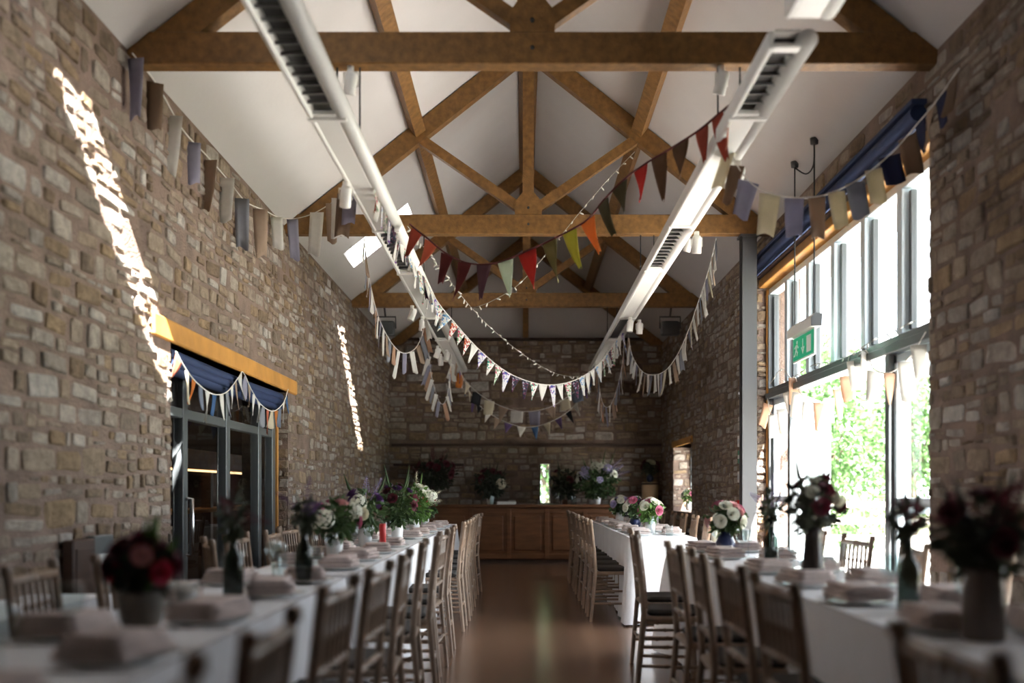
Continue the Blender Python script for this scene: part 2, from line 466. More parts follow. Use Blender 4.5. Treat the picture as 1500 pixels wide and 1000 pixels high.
wf = MB(); wf.prism([(XL - WT, -.05), (XR + WT, -.05), (XR + WT, EAVE), (XC, roof_z(XC) + .3), (XL - WT, EAVE)], 'y', YF - .3, YF)
struct(wf.build('wall_front', DARKWOOD), 'unseen end wall behind the viewer, coloured dark to cut bounced light', 'wall')  # unseen wall, given a dark material so less light bounces onto the nearest truss
fl = MB(); fl.box(XL - WT, XR + WT, YF, YB + WT, -.12, 0)
struct(fl.build('floor', FLOOR), 'dark polished timber floor', 'floor')

# roof slopes with two narrow rooflights in the left one
SKY = [(4.12, 4.86), (11.80, 12.52)]
SKX = (-2.06, -1.32)
TH = 0.22
def slope_cells(mb, xs, ys, holes):
    for i in range(len(xs) - 1):
        for j in range(len(ys) - 1):
            if (i, j) in holes: continue
            a, b, c, d = xs[i], xs[i + 1], ys[j], ys[j + 1]
            za, zb = roof_z(a), roof_z(b)
            mb.add([(a, c, za), (b, c, zb), (b, d, zb), (a, d, za), (a, c, za + TH), (b, c, zb + TH), (b, d, zb + TH), (a, d, za + TH)],
                   [(0, 3, 2, 1), (4, 5, 6, 7), (0, 1, 5, 4), (1, 2, 6, 5), (2, 3, 7, 6), (3, 0, 4, 7)])
cl = MB(); slope_cells(cl, [XL - .6, SKX[0], SKX[1], XC], [YF - .4, SKY[0][0], SKY[0][1], SKY[1][0], SKY[1][1], YB + .6], {(1, 1), (1, 3)})
struct(cl.build('ceiling_left', PLASTER), 'white sloping ceiling on the left with narrow rooflights', 'ceiling')
cr_ = MB(); slope_cells(cr_, [XC, XR + .6], [YF - .4, YB + .6], set())
struct(cr_.build('ceiling_right', PLASTER), 'white sloping ceiling on the right above the garden window', 'ceiling')
for i, (a, b) in enumerate(SKY):
    w = struct(empty('window_%d' % (3 + i), (SKX[0], (a + b) / 2, roof_z(SKX[0]) + TH)), ['narrow rooflight above the near end of the left wall', 'small bright rooflight in the left slope behind the white duct'][i], 'rooflight')
    m = MB(); dx = SKX[1] - SKX[0]; dz = PITCH * dx; hw = (b - a) / 2
    m.add([(0, -hw, .02), (dx, -hw, dz + .02), (dx, hw, dz + .02), (0, hw, .02), (0, -hw, .03), (dx, -hw, dz + .03), (dx, hw, dz + .03), (0, hw, .03)],
          [(0, 3, 2, 1), (4, 5, 6, 7), (0, 1, 5, 4), (1, 2, 6, 5), (2, 3, 7, 6), (3, 0, 4, 7)])
    m.build('pane', GLASS, w)
    m = MB()
    for s_ in (-1, 1): m.tube([(0, s_ * (hw + .03), .02), (dx, s_ * (hw + .03), dz + .02)], .03, 6)
    m.build('window_frame', GREY_FRAME, w)

# ------------------------------------------------------------ roof timbers
def make_truss(y, label):
    t = tag(empty('roof_truss', (XC, y, TIE)), label, 'roof truss', 'oak roof trusses')
    return t
TM = {}
def truss_meshes():
    h = (XR - XL) / 2; hw = .06
    m = MB(); m.bevbox(-h - .04, h + .04, -hw, hw, 0, .185, .006); TM['tie_beam'] = m.mesh('tie_beam', OAK)
    apex = roof_z(XC) - TIE; ev = EAVE - TIE; vt = .215
    for nm, s_ in (('L', -1), ('R', 1)):
        m = MB(); m.prism([(s_ * (h + .02), ev - .03), (0, apex - .012), (0, apex - .012 - vt), (s_ * (apex - .032 - vt) / PITCH, .02), (s_ * (h + .02), .02)], 'y', -.055, .055)
        TM['rafter' + nm] = m.mesh('principal_rafter', OAK)
        p0 = Vector((s_ * .095, 0, .265)); xe = s_ * 1.034; p1 = Vector((xe, 0, apex - PITCH * 1.034 - vt + .015))
        d = (p1 - p0).normalized(); n = Vector((-d.z, 0, d.x)) * .045
        m = MB(); m.prism([((p0 + n).x, (p0 + n).z), ((p1 + n).x, (p1 + n).z), ((p1 - n).x, (p1 - n).z), ((p0 - n).x, (p0 - n).z)], 'y', -.042, .042)
        TM['strut' + nm] = m.mesh('strut', OAK)
    m = MB(); m.prism([(-.13, .185), (.13, .185), (.13, .31), (.054, .40), (.054, apex - .22), (.09, apex - .1), (-.09, apex - .1), (-.054, apex - .22), (-.054, .40), (-.13, .31)], 'y', -.052, .052)
    TM['king_post'] = m.mesh('king_post', OAK)
    m = MB(); m.lathe([(0, -.07), (.012, -.07), (.012, .07), (0, .07)], 8)
    TM['bolt'] = m.mesh('bolt', DARK_VOID)
truss_meshes()
for y, lab in ((5.99, 'nearest dark oak king-post roof truss across the top of the room'), (9.90, 'middle golden oak king-post roof truss above the hanging exit sign'), (13.77, 'farthest oak king-post roof truss before the end gable')):
    t = make_truss(y, lab)
    for nm in ('tie_beam', 'king_post'): link(nm, TM[nm], t)
    for s_ in 'LR': link('principal_rafter', TM['rafter' + s_], t); link('strut', TM['strut' + s_], t)
    for z in (.25, .09): b_ = link('bolt', TM['bolt'], t, (0, 0, z)); b_.rotation_euler = (PI / 2, 0, 0)
gt = tag(empty('gable_frame', (XC, YB - .09, TIE)), 'dark oak rafters and post set against the white end gable', 'roof truss')
for s_ in 'LR': link('principal_rafter', TM['rafter' + s_], gt)
m = MB(); m.box(-.05, .05, -.04, .07, .15, 1.7); m.build('king_post', OAK, gt)
m = MB(); m.box(-2.3, 2.3, -.03, .07, .11, .15); m.build('wall_plate', DARKWOOD, gt)
for s_, lab in ((-1, 'long oak purlin under the left slope of the ceiling'), (1, 'long oak purlin under the right slope of the ceiling')):
    m = MB(); x0 = XC + s_ * 1.11; n = Vector((-s_ * PITCH, 0, -1)).normalized(); u = Vector((s_ * 1, 0, -PITCH)).normalized()
    c = Vector((x0, 0, roof_z(x0)))
    q = [c + u * .058 + n * .005, c + u * .058 + n * .125, c - u * .058 + n * .125, c - u * .058 + n * .005]
    m.prism([(p.x, p.z) for p in q], 'y', YF + .05, YB - .17)
    tag(m.build('purlin', OAK), lab, 'beam', 'purlins')
m = MB(); m.prism([(XC - .1, roof_z(XC) - .085), (XC, roof_z(XC) - .02), (XC + .1, roof_z(XC) - .085), (XC + .05, roof_z(XC) - .17), (XC - .05, roof_z(XC) - .17)], 'y', YF + .05, YB - .02)
tag(m.build('ridge_beam', OAK), 'dark oak ridge beam running along the apex of the ceiling', 'beam')
for (z0, xa, xb, lab) in ((1.93, XL + .05, XR - .02, 'long dark timber rail across the stone end wall'), (1.59, XL + .08, -1.0, 'short dark timber rail low on the end wall')):
    m = MB(); m.bevbox(xa, xb, YB - .085, YB + .02, z0, z0 + .045, .006); tag(m.build('timber_rail', DARKWOOD), lab, 'rail')

# steel column under the middle truss
col = tag(empty('steel_column', (2.19, 9.93, 0)), 'grey steel column standing beside the garden window', 'column')
m = MB(); m.box(-.07, .07, -.07, -.058, 0.01, TIE - .02); m.box(-.07, .07, .058, .07, 0.01, TIE - .02); m.box(-.005, .005, -.058, .058, 0.01, TIE - .02); m.build('i_section', STEEL_GREY, col)
m = MB(); m.box(-.10, .10, -.10, .10, 0, .015); m.build('base_plate', STEEL_GREY, col)
m = MB(); m.box(-.09, .09, -.09, .09, TIE - .022, TIE - .002); m.build('cap_plate', STEEL_GREY, col)

# ------------------------------------------------------------ garden window (right)
FX = 2.56
WY = 8.28
win = struct(empty('window_1', (FX, WY, 0)), 'tall grey framed garden window with open double doors', 'window')
def wbox(nm, mt, x0, x1, y0, y1, z0, z1, par=win, bev=.005):
    m = MB(); m.bevbox(x0, x1, y0 - WY, y1 - WY, z0, z1, bev); return m.build(nm, mt, par)
ya, yb = WR[0] + .02, WR[1] - .03
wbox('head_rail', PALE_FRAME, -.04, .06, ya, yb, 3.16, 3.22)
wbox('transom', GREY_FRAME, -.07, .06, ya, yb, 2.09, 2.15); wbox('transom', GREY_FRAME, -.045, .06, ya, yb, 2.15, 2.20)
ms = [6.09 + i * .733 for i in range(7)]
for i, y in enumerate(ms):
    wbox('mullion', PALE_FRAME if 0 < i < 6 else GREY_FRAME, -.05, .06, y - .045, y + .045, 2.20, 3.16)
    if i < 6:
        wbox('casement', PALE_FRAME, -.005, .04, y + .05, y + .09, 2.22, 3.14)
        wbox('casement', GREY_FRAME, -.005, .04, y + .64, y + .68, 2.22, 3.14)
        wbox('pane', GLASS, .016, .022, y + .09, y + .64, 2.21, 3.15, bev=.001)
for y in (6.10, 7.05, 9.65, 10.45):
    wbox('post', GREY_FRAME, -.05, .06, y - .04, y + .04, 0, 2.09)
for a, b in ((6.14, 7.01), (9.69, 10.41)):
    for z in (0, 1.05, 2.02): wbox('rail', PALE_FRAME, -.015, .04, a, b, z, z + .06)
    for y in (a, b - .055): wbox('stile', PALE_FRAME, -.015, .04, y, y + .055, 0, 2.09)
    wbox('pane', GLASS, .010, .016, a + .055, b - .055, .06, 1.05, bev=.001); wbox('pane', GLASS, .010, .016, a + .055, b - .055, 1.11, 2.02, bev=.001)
def leaf(name, hinge, ang, label, width=1.28):
    d = struct(empty(name, hinge, ang), label, 'door')
    m = MB()
    m.bevbox(0, .09, -.022, .022, .02, 2.06, .004); m.build('stile', PALE_FRAME, d)
    m = MB(); m.bevbox(width - .09, width, -.022, .022, .02, 2.06, .004); m.build('stile', PALE_FRAME, d)
    for z, h in ((.02, .16), (1.0, .07), (1.97, .09)):
        m = MB(); m.bevbox(.09, width - .09, -.021, .021, z, z + h, .004); m.build('rail', PALE_FRAME, d)
    for z0, z1 in ((.18, 1.0), (1.07, 1.97)):
        m = MB(); m.box(.09, width - .09, -.004, .004, z0, z1); m.build('pane', GLASS, d)
    m = MB(); m.tube([(width - .05, -.03, 1.0), (width - .05, -.06, 1.0), (width - .15, -.06, 1.0)], .008, 8); m.build('door_handle', CHROME, d)
leaf('door_2', (FX + .05, 9.60, 0), math.radians(62), 'open pale glazed door folded outward at the far side of the opening')
leaf('door_3', (FX + .05, 7.10, 0), math.radians(-62), 'open pale glazed door folded outward at the near side of the opening')
m = MB(); m.bevbox(XR + .02, FX + .02, WR[0] + .01, WR[1] - .01, 3.235, 3.32, .006); struct(m.build('trim_1', LINTEL), 'honey oak trim above the garden window', 'trim')
m = MB(); m.bevbox(FX - .06, FX + .05, WR[1] - .055, WR[1] - .015, 0, 3.22, .004); struct(m.build('trim_2', LINTEL), 'thin honey oak jamb at the far side of the garden window', 'trim')
bl = tag(empty('roller_blind', (XR - .07, WY, 3.38)), 'navy roller blind rolled up over the garden window', 'blind')
m = MB(); m.tube([(0, -2.25, 0), (0, 2.4, 0)], .05, 14); m.build('rolled_fabric', BLUE, bl)
m = MB(); m.bevbox(-.055, .04, -2.28, 2.43, .045, .075, .004); m.build('cassette', BLUE, bl)
m = MB(); m.bevbox(-.01, .01, -2.24, 2.39, -.085, -.05, .004); m.build('bottom_bar', BLUE, bl)

# glazed garden doors beside the camera, outside the picture
w6 = struct(empty('window_6', (FX, (W6[0] + W6[1]) / 2, 0)), 'closed glazed garden doors in the right wall beside the camera', 'window')
hy6 = (W6[1] - W6[0]) / 2
for k in range(3):
    y = -hy6 + .04 + k * (2 * hy6 - .08) / 2; m = MB(); m.bevbox(-.04, .04, y - .04, y + .04, 0, 2.11, .004); m.build('stile', GREY_FRAME, w6)
    if k < 2:
        y1 = y + (2 * hy6 - .08) / 2
        for z in (0, 1.05, 2.03): m = MB(); m.bevbox(-.03, .03, y + .04, y1 - .04, z, z + .08, .004); m.build('rail', GREY_FRAME, w6)
        for z0, z1 in ((.08, 1.05), (1.13, 2.03)): m = MB(); m.box(-.004, .004, y + .04, y1 - .04, z0, z1); m.build('pane', GLASS, w6)

# small far window
w2 = struct(empty('window_2', (XR + .30, (WS[0] + WS[1]) / 2, WS[2])), 'small deep set window in the far right wall', 'window')
hy = (WS[1] - WS[0]) / 2; hz = WS[3] - WS[2]
for (a, b, c, d) in ((-hy, -hy + .06, 0, hz), (hy - .06, hy, 0, hz), (-hy + .06, hy - .06, 0, .06), (-hy + .06, hy - .06, hz - .06, hz), (-.03, .03, .06, hz - .06)):
    m = MB(); m.bevbox(-.03, .03, a, b, c, d, .004); m.build('window_frame', GREY_FRAME, w2)
for a, b in ((-hy + .06, -.03), (.03, hy - .06)):
    m = MB(); m.box(-.004, .004, a, b, .06, hz - .06); m.build('pane', GLASS, w2)
m = MB(); m.bevbox(XR - .015, XR + .32, WS[0] - .1, WS[1] + .1, WS[3], WS[3] + .10, .006); struct(m.build('trim_3', LINTEL), 'oak lintel over the small far window', 'trim')
w5 = struct(empty('window_5', ((SL[0] + SL[1]) / 2, YB + .3, SL[2])), 'narrow glazed slit in the stone end wall', 'window')
hx = (SL[1] - SL[0]) / 2
for a, b in ((-hx, -hx + .015), (hx - .015, hx)):
    m = MB(); m.box(a, b, -.02, .02, 0, SL[3] - SL[2]); m.build('window_frame', GREY_FRAME, w5)
m = MB(); m.box(-hx + .015, hx - .015, -.003, .003, 0, SL[3] - SL[2]); m.build('pane', GLASS, w5)

# ------------------------------------------------------------ left glazed doors, lintel, blind, dim room behind
m = MB(); m.bevbox(XL - .25, XL + .025, 6.31, 10.31, 2.12, 2.26, .010); struct(m.build('trim_4', LINTEL), 'honey oak lintel over the left doors', 'trim')
DX = XL - .145
d1 = struct(empty('door_1', (DX, 8.3, 0)), 'dark grey glazed doors under the oak lintel', 'door')
def dbox(nm, mt, x0, x1, y0, y1, z0, z1, bev=.005):
    m = MB(); m.bevbox(x0, x1, y0 - 8.3, y1 - 8.3, z0, z1, bev); return m.build(nm, mt, d1)
for y, w_ in ((6.73, .06), (7.28, .05), (8.34, .055), (9.35, .055), (9.87, .06)):
    dbox('stile', GREY_FRAME, -.04, .04, y - w_, y + w_, 0, 2.11)
for a, b in ((6.79, 7.23), (7.33, 8.285), (8.395, 9.295), (9.405, 9.81)):
    dbox('rail', GREY_FRAME, -.035, .035, a, b, 1.67, 1.74); dbox('rail', GREY_FRAME, -.035, .035, a, b, 0, .14); dbox('rail', GREY_FRAME, -.035, .035, a, b, 2.05, 2.11)
    dbox('pane', GLASS, -.005, .005, a, b, .14, 1.67, bev=.001); dbox('pane', GLASS, -.005, .005, a, b, 1.74, 2.05, bev=.001)
m = MB(); m.tube([(.045, -1.02, .70), (.085, -1.02, .70), (.085, -1.02, 1.10), (.045, -1.02, 1.10)], .016, 10); m.build('pull_handle', CHROME, d1)
m = MB(); m.bevbox(DX - .03, DX + .06, 9.935, 9.975, 0, 2.11, .004); struct(m.build('trim_5', LINTEL), 'honey oak jamb at the far side of the left doors', 'trim')
bl2 = tag(empty('roller_blind', (XL - .05, 8.33, 2.03)), 'navy fabric blind gathered under the oak lintel of the left doors', 'blind')
for k, (x, z) in enumerate(((0, .035), (.01, -.02), (-.008, -.065))):
    m = MB(); m.tube([(x, -1.60, z), (x, -.5, z - .01), (x, .5, z - .01), (x, 1.55, z)], .036, 10); m.build('fold', BLUE, bl2)
m = MB()
m.box(-6.5, XL - WT, 5.0, 5.1, -.05, 2.6); m.box(-6.5, XL - WT, 18.4, 18.5, -.05, 2.6); m.box(-6.6, -6.5, 5.0, 18.5, -.05, 2.6); m.box(-6.5, XL - WT, 5.0, 18.5, 2.6, 2.7)
struct(m.build('wall_lobby', mat('lobby_brown', (0.11, 0.075, 0.055), 0.8)), 'dim brown lobby behind the left glass doors', 'wall')
m = MB(); m.box(-6.5, XL - WT, 5.0, 18.5, -.1, 0); struct(m.build('floor_lobby', mat('lobby_floor', (0.12, 0.07, 0.04), 0.5)), 'brown floor of the lobby beyond the left doors', 'floor')
ct = tag(empty('lobby_counter', (-4.0, 13.0, 0)), 'orange timber serving hatch seen through the left glass doors', 'counter')
m = MB(); m.bevbox(-.08, .08, -3.2, 3.2, 1.42, 1.66, .01); m.build('beam', LINTEL, ct)
m = MB(); m.bevbox(-.2, .2, -3.2, 3.2, .9, .95, .01); m.build('shelf', LINTEL, ct)
m = MB(); m.bevbox(.04, .07, -3.1, 3.1, 1.395, 1.42, .004); m.build('strip_light', emit('warm_strip', (1, .66, .32), .4), ct)
for y in (-3.1, 0, 3.1): m = MB(); m.box(-.06, .06, y - .05, y + .05, 0, 1.42); m.build('post', DARKWOOD, ct)

# ------------------------------------------------------------ outside on the garden side
GROUND = mat('pale_gravel', (0.52, 0.50, 0.46), 0.95, var=0.15, scale=2, bump=0.3, bscale=30)
LAWN = mat('lawn', (0.16, 0.175, 0.085), 0.95, var=0.3, scale=1.5)
LEAF = mat('garden_leaf', (0.075, 0.15, 0.045), 0.6, var=0.35, scale=1.2, trans=0.35)
BARK = mat('bark', (0.10, 0.07, 0.045), 0.9)
m = MB(); m.box(XR + WT, 11.0, -8, 26, -.15, -.02); struct(m.build('ground_patio', GROUND), 'sunlit pale gravel terrace outside the garden window', 'ground')
m = MB(); m.box(11.0, 60, -30, 90, -.2, -.03); m.box(-40, 11.0, 26, 90, -.2, -.03); struct(m.build('ground_lawn', LAWN), 'green lawn beyond the gravel terrace', 'ground')
def leaves(mb, rng, n, centre, rad, size, shell=.35):
    for _ in range(n):
        while True:
            v = Vector((rng.uniform(-1, 1), rng.uniform(-1, 1), rng.uniform(-1, 1)))
            if .05 < v.length < 1: break
        v = v.normalized() * (1 - shell * rng.random() ** 1.5)
        p = Vector(centre) + Vector((v.x * rad[0], v.y * rad[1], v.z * rad[2])) * rng.uniform(.8, 1.08)
        L = size * rng.uniform(.6, 1.3); W = L * .55
        d = (v + Vector((rng.uniform(-1, 1), rng.uniform(-1, 1), rng.uniform(-1, .5)))).normalized()
        a = d.cross(Vector((rng.uniform(-1, 1), rng.uniform(-1, 1), rng.uniform(-1, 1)))).normalized()
        n_ = d.cross(a) * L * .12
        mb.add([p, p + d * L * .5 + a * W * .5 + n_, p + d * L, p + d * L * .5 - a * W * .5 + n_], [(0, 1, 2), (0, 2, 3)])
def tree(loc, h, w, label, rng, n=1500):
    t = tag(empty('garden_tree', loc), label, 'tree', 'trees beyond the terrace')
    m = MB(); m.tube([(0, 0, 0), (.05, .02, h * .3), (-.03, 0, h * .6)], [.13, .1, .05], 8)
    for k in range(5):
        a = k * 1.3; m.tube([(0, 0, h * .28), (math.cos(a) * w * .3, math.sin(a) * w * .3, h * .55)], [.06, .02], 6)
    m.build('trunk', BARK, t)
    m = MB()
    for k in range(9):
        a = rng.uniform(0, 6.28); rr = rng.uniform(0, .5) * w
        leaves(m, rng, n // 9, (math.cos(a) * rr, math.sin(a) * rr, h * rng.uniform(.16, .84)), (w * .5, w * .5, h * .24), .17)
    f = m.build('foliage', LEAF, t); f['kind'] = 'stuff'
for (x, y, h, w, lab) in ((6.3, 21.8, 4.3, 2.3, 'leafy green tree in the middle of the open garden doors'), (10.2, 26.8, 5.4, 2.4, 'tree to the right in the garden view by the near door post'),
                          (0.6, 24.5, 4.4, 2.2, 'green tree glimpsed through the narrow slit in the end wall'), (9.0, 32.0, 6.0, 2.4, 'tree farthest away in the garden behind the middle one'), (5.6, 27.0, 4.6, 2.0, 'tree to the left in the garden beyond the open door leaf')):
    tree((x, y, -.03), h, w, lab, R, 5200)
fn = tag(empty('garden_fence', (7.5, 18.4, -.03), -PI / 2), 'pale post and rail fence below the garden trees', 'fence')
FENCE = mat('pale_fence', (0.62, 0.58, 0.5), 0.8)
for k in range(6): m = MB(); m.bevbox(-.05, .05, -3.6 + k * 1.5 - .05, -3.6 + k * 1.5 + .05, 0, 1.05, .008); m.build('post', FENCE, fn)
for z in (.35, .65, .95): m = MB(); m.bevbox(-.075, -.05, -3.7, 4.0, z - .05, z + .05, .005); m.build('rail', FENCE, fn)

# ------------------------------------------------------------ white ducts with grilles and spotlights
DZ = 3.12                                         # underside of the ducts
def duct(x0, x1, ya, yb, grilles, label, mirror=1):
    cx = (x0 + x1) / 2; w = x1 - x0
    d = tag(empty('air_duct', (cx, ya, DZ)), label, 'duct', 'white ceiling ducts')
    hw = w / 2
    tube_c = hw - .045
    m = MB(); m.lathe([(0, 0), (.046, 0), (.046, yb - ya), (0, yb - ya)], 16, (0, 0, 0))
    o = m.build('side_tube', WHITE_METAL, d, (tube_c, 0, .046)); o.rotation_euler = (-PI / 2, 0, 0)
    m = MB(); m.bevbox(-hw, -hw + .03, 0, yb - ya, 0, .085, .008); m.build('side_lip', WHITE_METAL, d)
    m = MB(); m.box(-hw + .03, tube_c - .03, 0, yb - ya, .075, .09); m.build('top_plate', WHITE_METAL, d)
    cuts = [ya] + [v for g in grilles for v in g] + [yb]
    for i in range(0, len(cuts), 2):
        a, b = max(cuts[i], ya), min(cuts[i + 1], yb)
        if b - a > .02:
            m = MB(); m.bevbox(-hw + .03, tube_c - .03, a - ya, b - ya, .008, .03, .003); m.build('cover_panel', WHITE_METAL, d)
            for y in (a + .06, b - .06):
                if b - a > .4:
                    m = MB(); m.bevbox(-hw - .006, tube_c + .02, y - ya - .02, y - ya + .02, -.006, .02, .003); m.build('strap', WHITE_METAL, d)
    sl = MB(); sl.add([(-hw + .03, -.012, .016), (tube_c - .03, -.012, .016), (tube_c - .03, .02, .044), (-hw + .03, .02, .044),
                       (-hw + .03, -.018, .019), (tube_c - .03, -.018, .019), (tube_c - .03, .014, .047), (-hw + .03, .014, .047)],
                      [(0, 1, 2, 3), (7, 6, 5, 4), (0, 4, 5, 1), (1, 5, 6, 2), (2, 6, 7, 3), (3, 7, 4, 0)])
    sm = sl.mesh('slat', mat('grille_grey', (0.22, 0.215, 0.21), 0.5))
    for g in grilles:
        a, b = max(g[0], ya), min(g[1], yb)
        m = MB(); m.box(-hw + .031, tube_c - .031, a - ya, b - ya, .066, .074); bk = m.build('grille_backing', DARK_VOID, d)
        n = int((b - a) / .115)
        for k in range(n): link('slat', sm, d, (0, a - ya + .06 + k * .115, 0))
    for y in (5.99, 9.90, 13.77):
        if ya < y < yb:
            for xx in (-hw + .05, tube_c):
                m = MB(); m.tube([(xx, y - ya, .085), (xx, y - ya, TIE - DZ)], .006, 6); m.build('hanger_rod', CABLE, d)
    return d
LG = [(3.7, 5.37), (7.82, 9.23), (11.73, 13.3)]
duct(-1.132, -.905, 2.8, 16.9, LG, 'long white ventilation duct hanging along the left side under the trusses')
duct(1.094, 1.318, 4.56, 16.9, [(4.62, 5.36), (7.68, 9.09), (11.73, 13.3)], 'long white ventilation duct hanging along the right side under the trusses')
duct(1.094, 1.318, 2.2, 4.28, [(2.7, 4.0)], 'short white duct section hanging nearest the camera at top right')
SPOTW = mat('spot_white', (0.78, 0.76, 0.72), 0.45)
def spot(x, y, tilt, az, label, z=DZ):
    s_ = tag(empty('spotlight', (x, y, z), az), label, 'spotlight', 'white track spotlights')
    m = MB(); m.lathe([(0, 0), (.02, 0), (.02, -.05), (0, -.05)], 10); m.build('stem', SPOTW, s_)
    b_ = MB(); b_.lathe([(0, .07), (.027, .068), (.035, .05), (.037, -.06), (.034, -.065), (.031, -.05), (0, -.05)], 16)
    o = b_.build('can', SPOTW, s_, (0, 0, -.10)); o.rotation_euler = (tilt, 0, 0)
    y_ = MB(); y_.bevbox(-.043, .043, -.007, .007, -.055, -.045, .002); y_.box(-.044, -.039, -.007, .007, -.115, -.045); y_.box(.039, .044, -.007, .007, -.115, -.045); y_.build('yoke', SPOTW, s_)
sp = [(-1.121, 6.50, .5, .3, 'white spotlight on the left duct nearest the camera'), (-1.165, 10.84, .35, 2.0, 'white spotlight on the left duct just beyond the middle truss'),
      (-1.121, 11.51, .2, .8, 'lower of the paired white spotlights on the left duct past the middle truss'), (-1.143, 13.82, .5, 1.0, 'white spotlight by the far truss on the left duct'),
      (-1.048, 14.20, .3, 2.6, 'white spotlight just past the far truss on the left duct'), (-1.165, 14.64, .2, 0, 'white spotlight nearest the end wall on the left duct'),
      (1.284, 6.11, .3, 1, 'white spotlight on the right duct under the nearest truss'), (1.321, 7.76, .2, 0, 'white spotlight on the right duct before its second grille'),
      (1.218, 11.56, .15, 2, 'inner of two white spotlights beyond the middle truss on the right duct'), (1.343, 11.73, .15, 0, 'outer of two white spotlights beyond the middle truss on the right duct'),
      (1.262, 13.87, .2, 0, 'white spotlight by the far truss on the right duct'), (1.277, 14.86, .3, 1, 'white spotlight nearest the end wall on the right duct')]
for a in sp: spot(*a)
for (x, y, lab) in ((-1.0, 5.97, 'small grey spot fixed under the nearest tie beam at left'), (1.16, 5.97, 'small grey spot fixed under the nearest tie beam at right'), (1.6, 9.88, 'small grey spot fixed under the middle tie beam at right')):
    spot(x, y, .4, .5, lab, TIE)
for (x, lab) in ((-1.87, 'grey floodlight on the left end of the far truss'), (2.02, 'grey floodlight on the right end of the far truss')):
    f = tag(empty('floodlight', (x, 14.0, 3.42)), lab, 'floodlight', 'floodlights on the far truss')
    m = MB(); m.bevbox(-.13, .13, -.05, .05, -.14, .06, .02); m.build('housing', STEEL_GREY, f)
    m = MB(); m.box(-.11, .11, -.056, -.05, -.12, .04); m.build('lens', TABLE_GLASS, f)
    m = MB(); m.tube([(-.14, 0, -.04), (-.14, 0, .12), (.14, 0, .12), (.14, 0, -.04)], .012, 6); m.tube([(0, 0, .12), (0, -.14, .27)], .014, 6); m.build('bracket', STEEL_GREY, f)

# ------------------------------------------------------------ exit sign on two wires
ex = tag(empty('exit_sign', (2.23, 8.1, 2.22)), 'green emergency exit sign with running figure hanging by wires at the window', 'exit sign')
m = MB(); m.prism([(-.045, .185), (.03, .185), (.035, .275), (-.015, .285), (-.048, .25)], 'y', -.36, .34); m.build('housing', WHITE_METAL, ex)
m = MB(); m.prism([(-.046, .184), (.031, .184), (.036, .276), (-.015, .286), (-.049, .25)], 'y', -.372, -.36); m.build('end_cap', STEEL_GREY, ex)
m = MB(); m.box(-.007, .007, -.31, .31, -.02, .185); pl = m.build('plate', mat('acrylic_white', (.85, .87, .86), .3), ex)
GREEN = mat('exit_green', (0.0, 0.30, 0.14), 0.45); gb = GREEN.node_tree.nodes['Principled BSDF']; gb.inputs['Emission Color'].default_value = (0.0, 0.30, 0.14, 1); gb.inputs['Emission Strength'].default_value = .10   # internally lit sign
PICT = mat('pictogram_white', (0.9, 0.92, 0.9), 0.5)
for s_ in (-1, 1):
    m = MB(); m.box(min(s_ * .007, s_ * .010), max(s_ * .007, s_ * .010), -.29, .29, -.005, .172); m.build('green_panel', GREEN, pl)
    m = MB(); a_, b_ = sorted((s_ * .010, s_ * .0125))
    def pr(poly): q = MB(); q.prism([(-y * 1.2, (z - .02) * .86) for y, z in poly], 'x', a_, b_); q.build('pictogram', PICT, pl)       # drawn as read from the hall, far end of the plate first
    pr([(.09, .04), (.19, .04), (.19, .19), (.09, .19)])                                       # doorway
    pr([(-.008, .10), (.008, .10), (.008, .185), (-.008, .185)]); pr([(-.04, .11), (0, .045), (.04, .11), (.02, .11), (0, .08), (-.02, .11)])   # arrow
    pr([(-.14 + .018 * math.cos(k * PI / 5), .175 + .018 * math.sin(k * PI / 5)) for k in range(10)])
    pr([(-.165, .155), (-.13, .155), (-.145, .105), (-.175, .11)]); pr([(-.175, .115), (-.15, .11), (-.12, .08), (-.135, .045), (-.15, .05), (-.142, .075)])
    pr([(-.175, .115), (-.16, .10), (-.19, .05), (-.22, .05), (-.22, .065), (-.198, .068)]); pr([(-.135, .155), (-.10, .125), (-.108, .115), (-.14, .135)]); pr([(-.165, .155), (-.205, .135), (-.198, .12), (-.16, .14)])
for y in (-.28, .28):
    zt = roof_z(2.23) - 2.22
    m = MB(); m.tube([(0, y, .275), (0, y, zt)], .006, 6); m.build('suspension_wire', CABLE, ex)
    m = MB(); m.lathe([(0, -.05), (.03, -.045), (.034, 0), (0, 0)], 10, (0, y, zt)); m.build('ceiling_hook', STEEL_GREY, ex)
cb = [(0, -.28, zt - .03), (.04, -.12, zt - .15), (.03, .05, zt - .17), (0, .28, zt - .05)]
m = MB(); m.tube(catmull(cb, 5), .006, 6); m.build('supply_cable', CABLE, ex)

